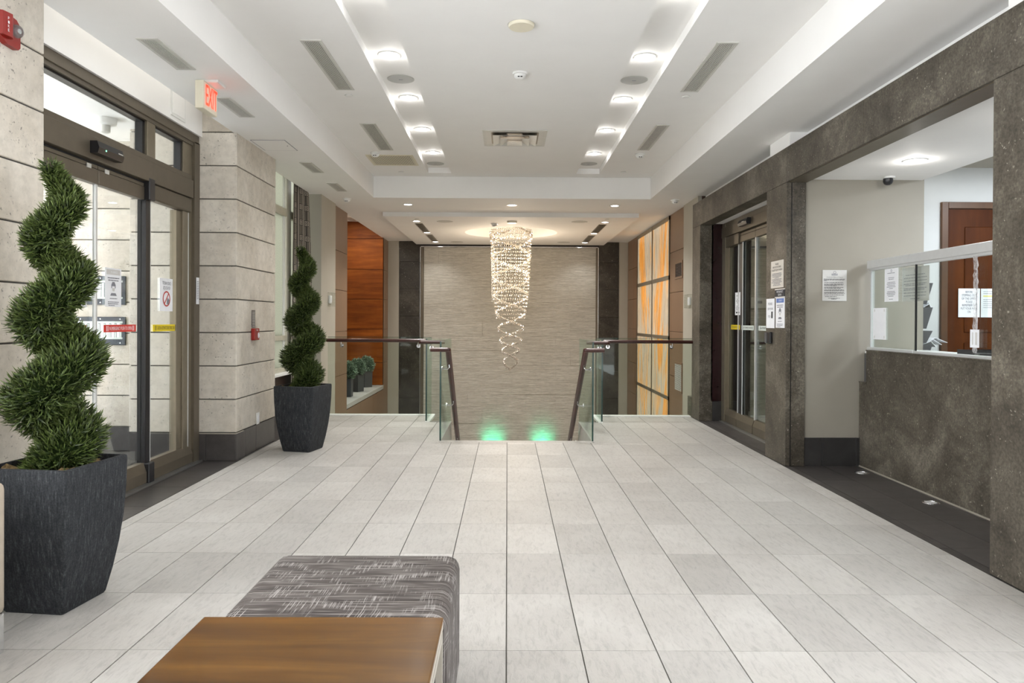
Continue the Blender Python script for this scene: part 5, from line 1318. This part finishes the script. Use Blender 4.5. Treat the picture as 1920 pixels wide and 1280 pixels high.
r = thing('wall_plate', (4.05, YO, 1.1), 'small white plate on the office wall below the file holders', 'plate')
obj('plate', bx(4.02, 4.10, YO-.01, YO, 1.02, 1.19, .003, 1), 'white_plastic', r); obj('plate_window', bx(4.035, 4.085, YO-.013, YO-.009, 1.06, 1.15), 'paper_grey', r)

# ------------------------------------------------------------------ green floor spots at the foot of the back wall
for x, w, col, pw in ((-.31, 'niche side of the pair', (.04, 1, .52), P_GREEN), (.80, 'onyx side of the pair', (.04, 1, .52), P_GREEN)):
    r = thing('green_uplight', (x, 15.98, ZL), f'green floor spotlight washing the ledge stone, {w}', 'floor light', 'green floor spotlights')
    obj('housing', B().lathe([(.06, 0), (.06, .05), (.055, .06)], (x, 15.98, ZL), 20), 'bronze', r, 40); obj('lens', B().lathe([(.05, .058), (.02, .064), (.004, .065)], (x, 15.98, ZL), 20), 'lamp_green', r, 60)
    lamp('SPOT', 'green_beam', (x, 15.98, ZL+.09), pw, col, (math.radians(118), 0, 0), .03, math.radians(95), 1.0)

# ------------------------------------------------------------------ furniture in front
ot = thing('ottoman', (-.52, 2.475, 0), 'cube ottoman in brown and grey hatched fabric behind the wooden table', 'ottoman', local=True)
b = B(); b.box(-.345, .345, -.295, .295, .02, .46, .045, 4)
ob_ = obj('upholstery', b, 'hatch_fabric', ot, 50, local=True)
obj('seam_piping', B().box(-.33, .33, -.28, .28, .012, .024), 'hatch_fabric', ot, local=True)
for sx in (-1, 1):
    for sy in (-1, 1): obj('foot', B().lathe([(.02, 0), (.022, .02)], (sx*.29, sy*.24, 0), 12), 'black', ot, local=True)
tb = thing('side_table', (-.545, 1.82, 0), 'walnut topped square table with metal frame in front of the ottoman', 'table')
tx0, tx1, ty0, ty1 = -.905, -.187, 1.46, 2.175
obj('table_top', bx(tx0, tx1, ty0, ty1, .446, .458, .004, 2), 'walnut', tb)
obj('top_edge_band', B().box(tx0+.001, tx1-.001, ty0+.001, ty1-.001, .424, .446), 'frame_metal', tb)
obj('shadow_gap', bx(tx0+.012, tx1-.012, ty0+.012, ty1-.012, .414, .424), 'dark_void', tb)
fr = B()
for x in (tx0+.002, tx1-.022): fr.box(x, x+.02, ty0+.02, ty1-.02, .392, .414)
for y in (ty0+.002, ty1-.022): fr.box(tx0+.02, tx1-.02, y, y+.02, .392, .414)
obj('frame', fr, 'frame_metal', tb)
for x in (tx0+.002, tx1-.022):
    for y in (ty0+.002, ty1-.022): obj('leg', bx(x, x+.02, y, y+.02, 0, .414), 'frame_metal', tb)
    obj('floor_bar', bx(x, x+.02, ty0+.026, ty1-.026, 0, .02), 'frame_metal', tb)
obj('under_shade', bx(tx0+.05, tx1-.05, ty0+.05, ty1-.05, .06, .38), 'black', tb)  # black box stands in for the shade under the table top
ac = thing('armchair', (-2.45, 2.5, 0), 'beige leather armchair with polished metal legs beside the near topiary', 'armchair')
def soft(nm, *a, bev=.03): return obj(nm, B().box(*a, bev, 3), 'leather', ac, 50)
soft('arm', -2.80, -2.018, 2.83, 2.945, .155, .69); soft('arm', -2.80, -2.018, 2.03, 2.145, .155, .69)
soft('back', -2.92, -2.74, 2.03, 2.945, .155, .80); soft('seat_base', -2.76, -2.05, 2.145, 2.83, .155, .30, bev=.015); soft('seat_cushion', -2.75, -2.03, 2.15, 2.825, .30, .44)
for x in (-2.085, -2.88):
    for y in (2.88, 2.04): obj('leg', bx(x, x+.06, y, y+.055, 0, .16, .003, 1), 'chrome', ac)

# ------------------------------------------------------------------ tidy: set parent inverses for parts built in world space
bpy.context.view_layer.update()
